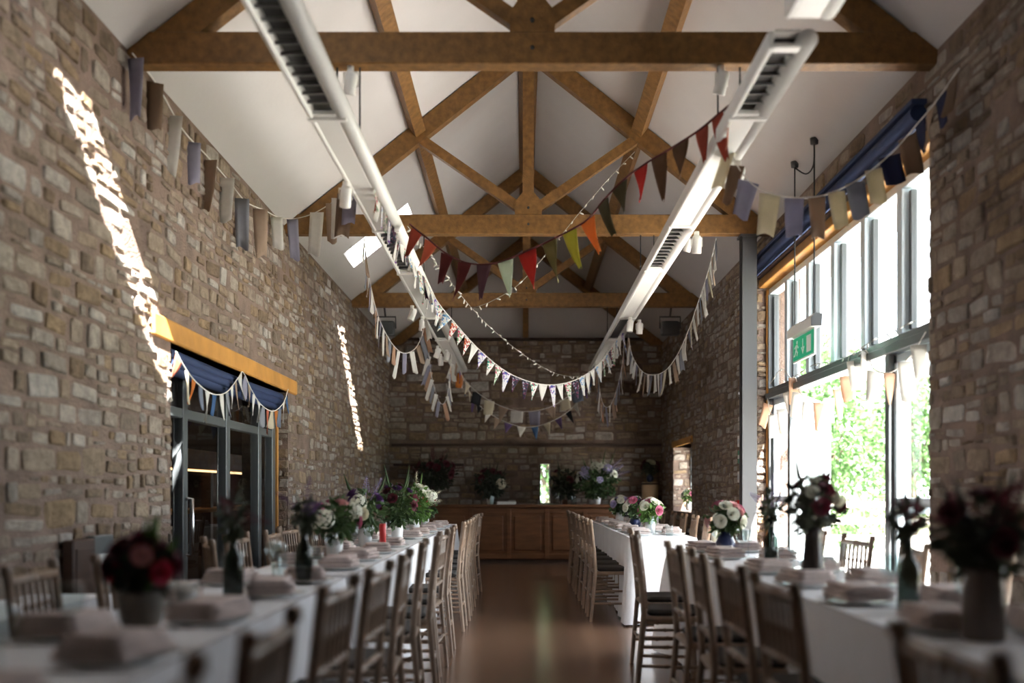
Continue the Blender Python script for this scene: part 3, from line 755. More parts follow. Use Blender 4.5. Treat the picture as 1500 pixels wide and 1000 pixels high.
# ------------------------------------------------------------ bunting and fairy lights
def cmat(n, c): return mat('cotton_' + n, c, .9, trans=.35, var=.06, scale=20)
COT = {'white': cmat('white', (.78, .76, .72)), 'lilac': cmat('lilac', (.34, .33, .42)), 'grey': cmat('grey', (.30, .31, .35)), 'tan': cmat('tan', (.42, .31, .23)),
       'peach': cmat('peach', (.58, .36, .24)), 'brown': cmat('brown', (.20, .13, .085)), 'slate': cmat('slate', (.20, .23, .30)), 'salmon': cmat('salmon', (.55, .16, .09)),
       'brick': cmat('brick', (.38, .07, .04)), 'maroon': cmat('maroon', (.12, .02, .022)), 'plum': cmat('plum', (.10, .045, .06)), 'mint': cmat('mint', (.55, .62, .50)),
       'red': cmat('red', (.42, .03, .022)), 'olive': cmat('olive', (.17, .14, .05)), 'lime': cmat('lime', (.42, .38, .05)), 'orange': cmat('orange', (.62, .20, .04)),
       'dolive': cmat('dark_olive', (.075, .06, .028)), 'cocoa': cmat('cocoa', (.12, .06, .03)), 'navy': cmat('navy', (.03, .035, .09)), 'cream': cmat('cream', (.66, .60, .46)),
       'purple': cmat('purple', (.17, .11, .26)), 'black': cmat('black', (.02, .02, .025)), 'blue': cmat('blue', (.06, .14, .30))}
W_ = (.8, .78, .74)
COT['flowA'] = print_mat('floral_violet', (.74, .72, .74), [(.30, .14, .48), (.10, .16, .45), (.75, .73, .75)])
COT['flowB'] = print_mat('floral_green', W_, [(.05, .38, .28), (.45, .10, .14), W_])
COT['flowC'] = print_mat('floral_pink', W_, [(.65, .12, .20), W_, (.2, .35, .2)])
COT['flowD'] = print_mat('floral_dark', (.03, .03, .05), [(.3, .28, .35), (.03, .03, .05), (.15, .04, .08)])
COT['flowE'] = print_mat('floral_blue', W_, [(.12, .30, .60), (.35, .55, .72), W_])
COT['flowF'] = print_mat('floral_orange', W_, [(.62, .16, .05), W_, (.40, .05, .05)])
def flag_mesh(kind, w, L, rng, m):
    """thin cloth with a curl; hangs from the tape along local x"""
    nu, nv = 4, 5; top = []; ph = rng.uniform(0, 6.28); amp = rng.uniform(.04, .13) * w * 1.4; lean = rng.uniform(-.12, .12) * L; tws = rng.uniform(-.5, .5)
    for j in range(nv + 1):
        t = j / nv
        ww = {'tri': w * (1 - t) + .012, 'strip': w * (1 - .15 * t), 'square': w, 'horn': w * (1 - t ** 1.3) + .012}[kind]
        for i in range(nu + 1):
            s_ = i / nu - .5
            x = s_ * ww * math.cos(tws * t) + (lean * t * t if kind == 'horn' else .25 * lean * t)
            y = amp * math.sin(ph + 3 * s_ + 2.2 * t) * t + s_ * ww * math.sin(tws * t) + (lean * .8 * t * t)
            z = -L * t * (1 + .05 * math.sin(ph + 5 * s_))
            top.append(Vector((x, y, z)))
    n = len(top); vs = top + [v + Vector((0, .0025, 0)) for v in top]; fs = []
    g = lambda i, j: j * (nu + 1) + i
    for j in range(nv):
        for i in range(nu):
            q = (g(i, j), g(i + 1, j), g(i + 1, j + 1), g(i, j + 1)); fs.append(q); fs.append(tuple(k + n for k in reversed(q)))
    edge = [g(i, 0) for i in range(nu + 1)] + [g(nu, j) for j in range(1, nv + 1)] + [g(i, nv) for i in range(nu - 1, -1, -1)] + [g(0, j) for j in range(nv - 1, 0, -1)]
    for k in range(len(edge)):
        a, b = edge[k], edge[(k + 1) % len(edge)]; fs.append((b, a, a + n, b + n))
    b_ = MB(); b_.add(vs, fs, True); return b_.mesh('flag', m)
def bunting(pts, kind, w, L, cols, label, gap=.05, tape=TWINE, seed=1, tr=.006, cat='bunting', wj=.15, lj=.2, start=.08, face=False):
    w *= .734; L *= .734; gap *= .734; start *= .734; tr *= .75
    rng = random.Random(seed); path = catmull(pts, 8); o0 = Vector(pts[0])
    b = tag(empty('bunting_garland', o0), label, cat, 'strings of bunting')
    m = MB(); m.tube([p - o0 for p in path], tr, 6); m.build('tape', tape, b)
    acc = 0; nxt = start; k = 0
    for i in range(len(path) - 1):
        seg = path[i + 1] - path[i]; sl = seg.length
        while acc + sl >= nxt:
            p = path[i] + seg * ((nxt - acc) / sl); t = seg.normalized()
            ww = w * rng.uniform(1 - wj, 1 + wj); LL = L * rng.uniform(1 - lj, 1 + lj)
            c = cols[k % len(cols)] if isinstance(cols, list) else rng.choice(cols)
            h = Vector((t.x, t.y, 0)); hl = h.length
            az = math.atan2(t.y, t.x) if hl > .05 else rng.uniform(0, 3)
            if face: az = rng.uniform(-.6, .5)
            kd = kind if isinstance(kind, str) else kind[k % len(kind)]
            f = link('flag', flag_mesh(kd, ww, LL, rng, COT[c]), b, p - o0 - Vector((0, 0, .004)))
            sl_ = math.atan2(t.z, max(hl, .05)); sl_ = max(-.9, min(.9, sl_)) * (.3 if kd in ('strip', 'square') else .75)
            f.rotation_euler = (rng.uniform(-.12, .12), -sl_, az)
            nxt += ww + gap; k += 1
        acc += sl
    return b
bunting([P(194, 78, 5.3), P(230, 124, 5.72), P(268, 190, 6.17), P(303, 228, 6.62), P(333, 262, 7.05), P(360, 295, 7.45), P(388, 308, 7.8), P(408, 318, 8.1), P(432, 320, 8.4), P(460, 312, 8.25), P(490, 294, 7.8), P(522, 268, 6.65)],
        'strip', .15, .46, ['lilac', 'brown', 'white', 'lilac', 'tan', 'white', 'grey', 'tan', 'white', 'lilac', 'white', 'tan', 'white', 'brown', 'lilac'], 'white and lilac ribbon bunting along the top of the left wall', gap=.36, seed=3, face=True)
bunting([P(533, 348, 9.0), P(540, 400, 9.25), P(550, 450, 9.6), P(565, 488, 9.9), P(582, 512, 10.1), P(596, 517, 10.2), P(610, 508, 10.25), P(620, 485, 10.25), P(624, 457, 10.22)],
        'strip', .075, .33, ['white', 'tan', 'grey', 'peach', 'white', 'lilac'], 'steep left swag of narrow cream and peach ribbons hung from the middle truss', gap=.055, seed=4)
bunting([P(628, 515, 13.05), P(632, 550, 13.05), P(642, 585, 13.1), P(650, 591, 13.15), P(656, 575, 13.2), P(659, 545, 13.25), P(661, 518, 13.3)],
        'strip', .08, .36, ['white', 'lilac', 'peach', 'white', 'grey'], 'narrow deep swag of ribbons under the far end of the left duct', gap=.07, seed=5)
bunting([P(545, 252, 6.02), P(560, 285, 6.45), P(585, 335, 7.25), P(612, 386, 8.3), P(640, 440, 9.2), P(670, 477, 9.4), P(700, 510, 9.6), P(740, 543, 9.8), P(780, 560, 10), P(815, 563, 10.2), P(850, 553, 10.4), P(880, 530, 10.8), P(905, 495, 11.4), P(914, 485, 11.58)],
        'tri', .14, .27, ['flowC', 'flowF', 'white', 'flowA', 'flowB', 'flowC', 'flowA', 'flowD', 'flowD', 'flowB', 'white', 'flowA', 'white', 'flowC', 'flowD', 'flowE', 'white', 'white', 'flowE', 'white', 'flowC', 'flowE', 'flowD', 'flowC', 'white', 'flowE', 'white', 'flowA', 'flowB', 'flowE', 'flowF'],
        'floral triangle bunting swagged across the middle of the room between the ducts', gap=.03, seed=6, start=.12)
bunting([P(600, 328, 7.0), P(625, 348, 6.9), P(655, 372, 6.8), P(690, 386, 6.7), P(730, 384, 6.6), P(775, 366, 6.5), P(820, 345, 6.35), P(860, 322, 6.2), P(885, 292, 6.05), P(915, 262, 5.92), P(945, 240, 5.8), P(985, 216, 5.6), P(1025, 190, 5.4), P(1055, 165, 5.2), P(1072, 152, 5.05)],
        'horn', .17, .33, ['brick', 'salmon', 'maroon', 'maroon', 'plum', 'mint', 'red', 'olive', 'lime', 'orange', 'dolive', 'dolive', 'red', 'cocoa', 'cocoa', 'brick'], 'red and olive felt bunting crossing high between the two ducts', gap=.085, tape=DARKTWINE, seed=7, tr=.009, start=.13)
bunting([P(662, 530, 14.1), P(690, 566, 14.5), P(720, 588, 14.6), P(760, 602, 14.6), P(800, 598, 14.6), P(830, 582, 14.6), P(855, 562, 14.5), P(872, 532, 14.2)],
        ['square', 'strip', 'tri'], .24, .28, ['white', 'orange', 'cream', 'black', 'cream', 'tan', 'white', 'lilac', 'tan', 'cream', 'slate', 'slate', 'purple', 'tan', 'lilac'], 'muted square flag bunting strung across near the end wall', gap=.10, seed=8)
bunting([P(668, 530, 14.0), P(695, 585, 14.9), P(725, 610, 15.2), P(765, 625, 15.3), P(800, 620, 15.3), P(835, 600, 15.2), P(860, 565, 14.8), P(870, 535, 14.1)],
        'tri', .16, .27, ['tan', 'purple', 'white', 'blue', 'cream', 'purple', 'black', 'white'], 'lowest dim triangle bunting close to the end wall', gap=.12, seed=9)
bunting([P(920, 489, 11.72), P(926, 520, 11.6), P(940, 543, 11.3), P(957, 549, 11), P(975, 542, 10.7), P(992, 520, 10.5), P(1008, 485, 10.2), P(1022, 445, 9.9), P(1038, 395, 9.5), P(1049, 349, 9.2)],
        'strip', .085, .33, ['tan', 'white', 'grey', 'white', 'white', 'lilac', 'cream', 'white'], 'steep right swag of white and grey ribbons hung from the middle truss', gap=.05, seed=10)
bunting([P(915, 492, 11.9), P(912, 530, 12.2), P(905, 565, 12.5), P(895, 592, 12.8), P(886, 595, 13), P(880, 580, 13.3), P(876, 550, 13.6), P(872, 530, 13.95)],
        'strip', .10, .34, ['lilac', 'grey', 'peach', 'tan', 'white'], 'deep swag of dull ribbons under the far end of the right duct', gap=.09, seed=12)
bunting([P(1062, 208, 5.48), P(1085, 250, 5.4), P(1110, 275, 5.4), P(1150, 288, 5.4), P(1195, 288, 5.4), P(1235, 275, 5.4), P(1275, 250, 5.4), P(1310, 220, 5.4), P(1338, 188, 5.35), P(1370, 150, 5.1), P(1405, 100, 4.85)],
        'strip', .155, .28, ['cream', 'brown', 'lilac', 'cream', 'lilac', 'tan', 'cream', 'grey', 'cream', 'navy', 'brown', 'navy', 'tan', 'navy', 'brown'], 'broad grey and cream ribbon bunting from the right duct to the window pier', gap=.025, seed=13)
bunting([P(1124, 583, 9.4), P(1130, 606, 9.25), P(1145, 598, 8.95), P(1163, 553, 8.58), P(1172, 575, 8.35), P(1195, 590, 8.0), P(1225, 572, 7.45), P(1264, 514, 6.82), P(1280, 540, 6.6), P(1305, 545, 6.3), P(1335, 520, 6.0), P(1356, 486, 5.72)],
        'strip', .16, .30, ['peach', 'white', 'white', 'white', 'peach', 'white', 'white', 'peach', 'white', 'peach'], 'peach and white flag bunting looped along the window transom', gap=.2, seed=14, start=.1, face=True)
bunting([P(258, 515, 6.05), P(272, 540, 6.2), P(290, 562, 6.45), P(312, 577, 6.75), P(332, 574, 7.05), P(349, 553, 7.4), P(356, 545, 7.5), P(368, 570, 7.75), P(382, 592, 8.0), P(400, 602, 8.4), P(415, 590, 8.75), P(422, 570, 8.95)],
        ['tri', 'strip', 'tri', 'strip', 'tri', 'strip'], .12, .25, ['salmon', 'cream', 'orange', 'slate', 'white', 'blue', 'white', 'grey', 'white', 'tan', 'white', 'lilac', 'tan', 'white', 'white', 'grey'], 'small mixed bunting looped below the left oak lintel', gap=.09, seed=15)
BULB = mat('clear_bulb_cover', (.72, .70, .64), .25)
def fairy(pts, label, sp_=.105, seed=1):
    rng = random.Random(seed); path = catmull(pts, 8); o0 = Vector(pts[0])
    b = tag(empty('string_lights', o0), label, 'string lights', 'unlit string lights')
    m = MB(); m.tube([p - o0 for p in path], .003, 5); m.build('wire', mat('clear_wire', (.35, .32, .27), .5), b)
    bm = MB(); bm.lathe([(0, .0), (.006, -.004), (.008, -.022), (.006, -.04), (0, -.044)], 6); me = bm.mesh('bulb', BULB)
    acc = 0; nxt = .1
    for i in range(len(path) - 1):
        seg = path[i + 1] - path[i]; sl = seg.length
        while acc + sl >= nxt:
            p = path[i] + seg * ((nxt - acc) / sl)
            link('bulb', me, b, p - o0, (rng.uniform(-1.2, 1.2), rng.uniform(-1.2, 1.2), rng.uniform(0, 6))); nxt += sp_
        acc += sl
fairy([P(597, 331, 7.15), P(640, 387, 8.2), P(690, 450, 9.2), P(730, 490, 9.8), P(775, 525, 10.3), P(815, 547, 10.8), P(850, 551, 11.2), P(872, 540, 11.8), P(884, 522, 12.3), P(893, 507, 12.6)], 'string of small unlit bulbs dipping between the ducts above the floral bunting', seed=2)
fairy([P(690, 452, 9.22), P(720, 441, 9.1), P(760, 416, 9.0), P(800, 372, 8.9), P(850, 310, 8.85), P(895, 258, 8.85), P(930, 222, 8.9)], 'string of small unlit bulbs rising to the right purlin of the middle truss', seed=3)
fairy([P(1128, 562, 9.2), P(1145, 540, 9.0), P(1160, 552, 8.6), P(1190, 535, 8.1), P(1235, 525, 7.3), P(1268, 505, 6.75), P(1300, 488, 6.4), P(1340, 470, 5.95)], 'wire of small bulbs trailing along the window transom', sp_=.16, seed=4)

# ------------------------------------------------------------ wall fittings
def fitting(nm, x0, x1, y0, y1, z0, z1, mt, label, cat, face=None):
    t = tag(empty(nm, ((x0 + x1) / 2, (y0 + y1) / 2, z0)), label, cat)
    a, b, c = (x1 - x0) / 2, (y1 - y0) / 2, z1 - z0
    m = MB(); m.bevbox(-a, a, -b, b, 0, c, min(a, b, c) * .25); m.build('case', mt, t)
    if face:
        m = MB(); m.bevbox(-a - .006 if face[3] < 0 else a - .002, -a + .002 if face[3] < 0 else a + .006, -b * face[1], b * face[1], c * .5 - c * face[2] / 2, c * .5 + c * face[2] / 2, .002); m.build(face[4], face[0], t)
    return t
fitting('socket_box', XL + .022, XL + .07, 5.31, 5.56, .60, .92, GREY_FRAME, 'grey trunking box with white socket low on the left stone wall', 'socket', (WHITE_METAL, .5, .4, 1, 'socket_plate'))
fitting('wall_board', XL + .022, XL + .08, 5.04, 5.30, .0, .91, DARKWOOD, 'dark brown upright board against the left stone wall', 'board', (DARKWOOD, .8, .9, 1, 'raised_panel'))
fitting('call_point', XR - .07, XR - .022, 11.12, 11.22, .96, 1.06, mat('alarm_red', (.5, .02, .015), .4), 'red fire alarm call point beside the steel column', 'fire alarm', (WHITE_METAL, .6, .5, -1, 'break_glass'))
fitting('light_switch', XR - .05, XR - .022, 11.11, 11.21, 1.25, 1.37, WHITE_METAL, 'white switch plate above the red call point', 'switch', (PALE_FRAME, .4, .5, -1, 'rocker'))
fitting('notice_plate', XR - .04, XR - .022, 11.09, 11.24, 1.46, 1.60, mat('sign_green', (.03, .22, .12), .5), 'small green notice on the wall behind the steel column', 'sign', (WHITE_METAL, .7, .3, -1, 'notice_text'))
fitting('thermostat', XR - .05, XR - .022, 11.10, 11.21, 1.64, 1.76, WHITE_METAL, 'small white control box highest behind the steel column', 'control box', (PALE_FRAME, .5, .4, -1, 'dial'))
t = tag(empty('wall_bell', (XR - .022, 11.1, 2.2)), 'small round grey bell on the right wall by the column', 'bell')
m = MB(); m.lathe([(0, 0), (.06, 0), (.055, .03), (.03, .045), (0, .05)], 16); o = m.build('dome', CHROME, t); o.rotation_euler = (0, -PI / 2, 0)

# ------------------------------------------------------------ tables under white cloths
TZ = 0.75
def cloth_mesh(hx, hy, rng, drop=TZ - .012):
    """top with rounded edge and a floor length skirt in soft folds"""
    per = []; n_x, n_y = int(hx * 2 / .09), int(hy * 2 / .09)
    rc = .05
    for i in range(n_x): per.append((-hx + 2 * hx * i / n_x, -hy, 0, -1))
    for i in range(n_y): per.append((hx, -hy + 2 * hy * i / n_y, 1, 0))
    for i in range(n_x): per.append((hx - 2 * hx * i / n_x, hy, 0, 1))
    for i in range(n_y): per.append((-hx, hy - 2 * hy * i / n_y, -1, 0))
    n = len(per); vs = []; fs = []
    ph = [rng.uniform(0, 6.28) for _ in range(4)]
    rows = [0, .02, .12, .3, .5, .75, 1.0]
    for t in rows:
        for k, (x, y, nx, ny) in enumerate(per):
            s_ = k * .09
            corner = 0
            for cx, cy in ((-hx, -hy), (hx, -hy), (hx, hy), (-hx, hy)):
                d = math.hypot(x - cx, y - cy)
                if d < .3: corner = max(corner, 1 - d / .3)
            px_, py_ = nx, ny
            if corner > 0:
                px_ = nx * (1 - .3 * corner) + math.copysign(.45 * corner, x); py_ = ny * (1 - .3 * corner) + math.copysign(.45 * corner, y)
            fold = .018 * math.sin(s_ * 9.5 + ph[0]) + .012 * math.sin(s_ * 17 + ph[1]) + .01 * math.sin(s_ * 5 + ph[2])
            off = .006 + t * .012 + t ** .8 * fold * (1 - .5 * corner) + .085 * corner * t ** .7
            vs.append((x + px_ * off, y + py_ * off, TZ + .004 - (.004 if 0 < t <= .02 else 0) - t * drop))
    for j in range(len(rows) - 1):
        for k in range(n):
            fs.append((j * n + k, (j + 1) * n + k, (j + 1) * n + (k + 1) % n, j * n + (k + 1) % n))
    m = MB(); m.add(vs, fs, True)
    gx, gy = 6, max(4, int(hy * 2 / .2)); tv = []; tf = []
    for j in range(gy + 1):
        for i in range(gx + 1):
            tv.append((-hx + 2 * hx * i / gx, -hy + 2 * hy * j / gy, TZ + .0042 + (rng.uniform(0, .0015) if 0 < i < gx and 0 < j < gy else 0)))
    for j in range(gy):
        for i in range(gx):
            a = j * (gx + 1) + i; tf.append((a, a + 1, a + gx + 2, a + gx + 1))
    m.add(tv, tf, True)
    return m
def table(x0, x1, y0, y1, tl, cll, seed):
    hx, hy = (x1 - x0) / 2, (y1 - y0) / 2; c = ((x0 + x1) / 2, (y0 + y1) / 2, 0)
    t = tag(empty('trestle_table', c), tl, 'table', 'long dining tables')
    m = MB(); m.bevbox(-hx + .01, hx - .01, -hy + .01, hy - .01, TZ - .03, TZ, .004); m.build('tabletop', BARWOOD, t)
    for sx in (-1, 1):
        for sy in (-1, 1):
            m = MB(); m.tube([(sx * (hx - .1), sy * (hy - .25), 0), (sx * (hx - .14), sy * (hy - .25), TZ - .03)], .018, 8); m.build('leg', STEEL_GREY, t)
    o = cloth_mesh(hx, hy, random.Random(seed)).build('tablecloth', CLOTH, None, c)
    tag(o, cll, 'tablecloth', 'white tablecloths')
TABLES = {'LN': (-1.36, -.82, .75, 4.72), 'LF': (-1.36, -.81, 4.90, 12.6), 'RN': (1.06, 1.60, 1.15, 7.35), 'RF': (.925, 1.50, 8.85, 14.2)}
table(*TABLES['LN'], 'long table nearest the camera under white cloth on the left', 'white cloth on the near left table with the dark red flowers', 1)
table(*TABLES['LF'], 'long table under white cloth continuing down the left of the aisle', 'white cloth on the far left table with the hydrangea bouquets', 2)
table(*TABLES['RN'], 'long table nearest the camera under white cloth on the right', 'white cloth on the near right table beside the garden window', 3)
table(*TABLES['RF'], 'long table under white cloth at the far right of the aisle', 'bright white cloth on the far right table with draped corner', 4)

# ------------------------------------------------------------ chiavari chairs (built facing +y, back posts at y = 0)
CH = 0.905
CM = {}
def chair_meshes():
    w, d, sh = .195, .32, .445
    def tb(nm, pts, r, key, n=8): m = MB(); m.tube(pts, r, n); CM[key] = (nm, m.mesh(nm, CHAIRWOOD))
    def ringed(pts, r):                                   # turned bamboo look: thin rings along a straight bar
        a, b = Vector(pts[0]), Vector(pts[1]); out = []; rs = []
        L = (b - a).length; n = max(2, int(L / .13))
        for i in range(n + 1):
            p = a.lerp(b, i / n); e = (b - a).normalized() * .006
            if 0 < i < n: out += [p - e * 1.6, p - e * .6, p + e * .6, p + e * 1.6]; rs += [r, r * 1.35, r * 1.35, r]
            else: out.append(p); rs.append(r)
        return out, rs
    def rb(nm, pts, r, key):
        p, rs = ringed(pts, r); m = MB(); m.tube(p, rs, 8); CM[key] = (nm, m.mesh(nm, CHAIRWOOD))
    for s_, k in ((-1, 'a'), (1, 'b')):
        m = MB(); m.tube([(s_ * (w - .012), -.03, 0), (s_ * w, .012, sh), (s_ * w, .0, .62), (s_ * (w + .004), -.03, CH - .03), (s_ * (w + .004), -.034, CH - .028), (s_ * (w + .004), -.036, CH)], [.014, .016, .016, .0155, .021, .017], 8)
        CM['post' + k] = ('back_post', m.mesh('back_post', CHAIRWOOD))
        rb('leg', [(s_ * (w - .01), d - .02, 0), (s_ * (w - .02), d - .035, sh - .03)], .0155, 'leg' + k)
        rb('stretcher', [(s_ * (w - .012), -.008, .16), (s_ * (w - .014), d - .03, .16)], .010, 'sa' + k); rb('stretcher', [(s_ * (w - .01), 0, .27), (s_ * (w - .016), d - .032, .27)], .010, 'sb' + k)
    rb('top_rail', [(-w, -.026, CH - .05), (w, -.026, CH - .05)], .0145, 'top')
    rb('mid_rail', [(-w, -.006, .665), (w, -.006, .665)], .011, 'mid'); rb('low_rail', [(-w, .003, .565), (w, .003, .565)], .011, 'low')
    for i in range(6):
        x = -w + 2 * w * (i + 1) / 7; rb('spindle', [(x, -.007, .665), (x, -.025, CH - .055)], .0085, 'sp%d' % i)
    rb('stretcher', [(-w + .01, d - .03, .21), (w - .01, d - .03, .21)], .010, 'sf'); rb('stretcher', [(-w + .012, -.01, .21), (w - .012, -.01, .21)], .010, 'sr')
    m = MB(); m.bevbox(-w - .006, w + .006, .0, d, sh - .03, sh, .010); CM['seat'] = ('seat', m.mesh('seat', CHAIRWOOD))
    m = MB(); m.bevbox(-w + .012, w - .012, .03, d - .008, sh, sh + .035, .014); CM['pad'] = ('seat_pad', m.mesh('seat_pad', CUSHION))
chair_meshes()
def make_chair():
    t = empty('chiavari_chair')
    for nm, me in CM.values(): link(nm, me, t)
    return t
PROTO = []
def chair(x, y, rz, label, group):
    if not PROTO:
        o = make_chair(); PROTO.append(o)
    else: o = copy_tree(PROTO[0])
    o.location = (x, y, 0); o.rotation_euler = (0, 0, rz); tag(o, label, 'chair', group)
    return o
la = [1.36, 2.0, 2.88, 3.5, 4.24, 5.2, 5.85, 6.55, 7.3, 8.6, 9.3, 10.05, 10.8, 11.6]
for i, y in enumerate(la):
    chair(-.53 + R.uniform(-.02, .02) + (.02 if i > 8 else 0), y, PI / 2 + R.uniform(-.06, .06), '%s brown spindle-back chair from the camera on the aisle side of the left tables' % ORD[i], 'aisle chairs left')
lw = [2.15, 2.85, 3.55, 4.2, 5.45, 6.1, 6.8, 7.5, 8.3, 9.1, 9.9]
for i, y in enumerate(lw):
    chair(-1.655 + R.uniform(-.03, .03), y, -PI / 2 + R.uniform(-.12, .12) + (.35 if i == 4 else 0), '%s spindle-back chair from the camera on the wall side of the left tables' % ORD[i], 'wall chairs left')
ra = [1.78, 2.98, 3.62, 4.28, 4.95, 6.0, 6.7]
for i, y in enumerate(ra):
    chair(.765 - (.06 if i == 5 else 0), y, -PI / 2 + R.uniform(-.05, .05) + (-.12 if i == 5 else 0), '%s dark spindle-back chair from the camera on the aisle side of the near right table' % ORD[i], 'aisle chairs right')
rf = [9.25, 9.9, 10.6, 11.3, 12.0, 12.7, 13.4]
for i, y in enumerate(rf):
    chair(.635, y, -PI / 2 + R.uniform(-.05, .05), '%s pale spindle-back chair along the aisle side of the far right table' % ORD[i], 'aisle chairs far right')
rw = [2.05, 2.75, 3.45, 4.25, 5.05, 5.9, 6.7]
for i, y in enumerate(rw):
    chair(1.90, y, PI / 2 + R.uniform(-.1, .1), '%s spindle-back chair from the camera on the window side of the near right table' % ORD[i], 'window chairs right')
rg = [9.4, 10.1, 10.85, 11.6, 12.4, 13.2]
for i, y in enumerate(rg):
    chair(1.80, y, PI / 2 + R.uniform(-.1, .1), '%s spindle-back chair along the window side of the far right table' % ORD[i], 'window chairs far right')

# ------------------------------------------------------------ place settings
def napkin_mesh():
    out = []
    for q in range(4):
        rng = random.Random(70 + q); m = MB()
        for l, (hx, hy, z0, z1) in enumerate(((.115, .085, 0, .018), (.112, .082, .0175, .034), (.105, .07, .0335, .05))):
            nx, ny = 8, 6; top = []; bot = []
            ph = rng.uniform(0, 6)
            for j in range(ny + 1):
                for i in range(nx + 1):
                    u, v = i / nx * 2 - 1, j / ny * 2 - 1
                    e = max(abs(u), abs(v)); rd = 1 - max(0, e - .72) ** 2 * 3.2
                    bow = .006 * math.sin(u * 2.2 + ph) if l else 0
                    x, y = u * hx, v * hy * (1 + .06 * math.sin(u * 3 + ph))
                    zm = (z0 + z1) / 2
                    top.append((x, y, zm + (z1 - zm) * rd + max(0, bow))); bot.append((x, y, zm - (zm - z0) * rd if l else 0.0))
            n = len(top); fs = []; g = lambda i, j: j * (nx + 1) + i
            for j in range(ny):
                for i in range(nx):
                    f = (g(i, j), g(i + 1, j), g(i + 1, j + 1), g(i, j + 1)); fs.append(f); fs.append(tuple(k + n for k in reversed(f)))
            ed = [g(i, 0) for i in range(nx + 1)] + [g(nx, j) for j in range(1, ny + 1)] + [g(i, ny) for i in range(nx - 1, -1, -1)] + [g(0, j) for j in range(ny - 1, 0, -1)]
            for k in range(len(ed)):
                a, b = ed[k], ed[(k + 1) % len(ed)]; fs.append((a, a + n, b + n, b))
            m.add(top + bot, fs, True)
        out.append(m.mesh('napkin', NAPKIN))
    return out
NAPS = napkin_mesh()
gm_ = MB(); gm_.lathe([(0, 0), (.033, .001), (.034, .004), (.006, .010), (.0045, .075), (.012, .085), (.032, .105), (.038, .135), (.035, .165), (.033, .17), (.0335, .165), (.0365, .135), (.030, .107), (.004, .090)], 14)
GLASSM = gm_.mesh('wine_glass', TABLE_GLASS)
km = MB(); km.bevbox(-.009, .009, -.11, .0, 0, .004, .001); km.bevbox(-.006, .006, 0, .10, 0, .006, .0015); KNIFE = km.mesh('knife', CHROME)
fm_ = MB(); fm_.bevbox(-.006, .006, -.10, .03, 0, .005, .0015); fm_.bevbox(-.012, .012, .03, .06, 0, .004, .001)
for k in range(4): fm_.box(-.011 + k * .0065, -.0085 + k * .0065, .06, .10, .0005, .0025)
FORK = fm_.mesh('fork', CHROME)
plm = MB(); plm.lathe([(0, 0), (.085, 0), (.09, .003), (.128, .014), (.13, .017), (.126, .0165), (.088, .007), (0, .006)], 28); PLATE = plm.mesh('plate', mat('white_china', (.82, .82, .80), .15))
TT = TZ + .0062
def setting(x, y, side, tname, i, cutlery=False):
    """side -1: the diner sits at smaller x, +1: at larger x"""
    where = '%s place from the camera, %s' % (ORD[i], tname)
    rz = R.uniform(-.25, .25)
    o = link('plate', PLATE, None, (x, y, TT)); tag(o, 'white plate, ' + where, 'plate', 'dinner plates')
    o = link('napkin', NAPS[R.randrange(4)], None, (x, y, TT + .0175), (0, 0, PI / 2 + rz)); tag(o, 'folded oatmeal napkin, ' + where, 'napkin', 'folded napkins')
    gx = x - side * .17
    o = link('wine_glass', GLASSM, None, (gx, y + R.uniform(.12, .16), TT)); tag(o, 'clear wine glass, ' + where, 'glass', 'wine glasses')
    if cutlery:
        o = link('knife', KNIFE, None, (x, y - side * .155 * 1, TT), (0, 0, PI / 2 if side < 0 else -PI / 2)); tag(o, 'steel knife, ' + where, 'knife', 'table knives')
        o = link('fork', FORK, None, (x, y + side * .155, TT), (0, 0, PI / 2 if side < 0 else -PI / 2)); tag(o, 'steel fork, ' + where, 'fork', 'table forks')
for i, y in enumerate([1.75, 2.38, 3.1, 3.85, 4.45]): setting(-.945, y, 1, 'aisle side of near left table', i, i < 4)
for i, y in enumerate([1.95, 2.78, 3.62, 4.35]): setting(-1.235, y, -1, 'wall side of near left table', i, i < 3)
for i, y in enumerate([5.2, 5.85, 6.55, 7.3, 8.6, 9.3, 10.05, 10.8, 11.6]): setting(-.93, y, 1, 'aisle side of far left table', i)
for i, y in enumerate([5.45, 6.1, 6.8, 7.5, 8.3, 9.1, 9.9, 10.8, 11.6]): setting(-1.21, y, -1, 'wall side of far left table', i)
for i, y in enumerate([1.78, 2.9, 3.62, 4.28, 4.95, 6.0, 6.7]): setting(1.185, y, -1, 'aisle side of near right table', i, i < 4)
for i, y in enumerate([2.05, 2.85, 3.5, 4.3, 5.05, 5.9, 6.7]): setting(1.47, y, 1, 'window side of near right table', i, i < 4)
for i, y in enumerate([9.25, 9.9, 10.6, 11.3, 12.0, 12.7, 13.4]): setting(1.05, y, -1, 'aisle side of far right table', i)
for i, y in enumerate([9.4, 10.1, 10.85, 11.6, 12.4, 13.2]): setting(1.37, y, 1, 'window side of far right table', i)

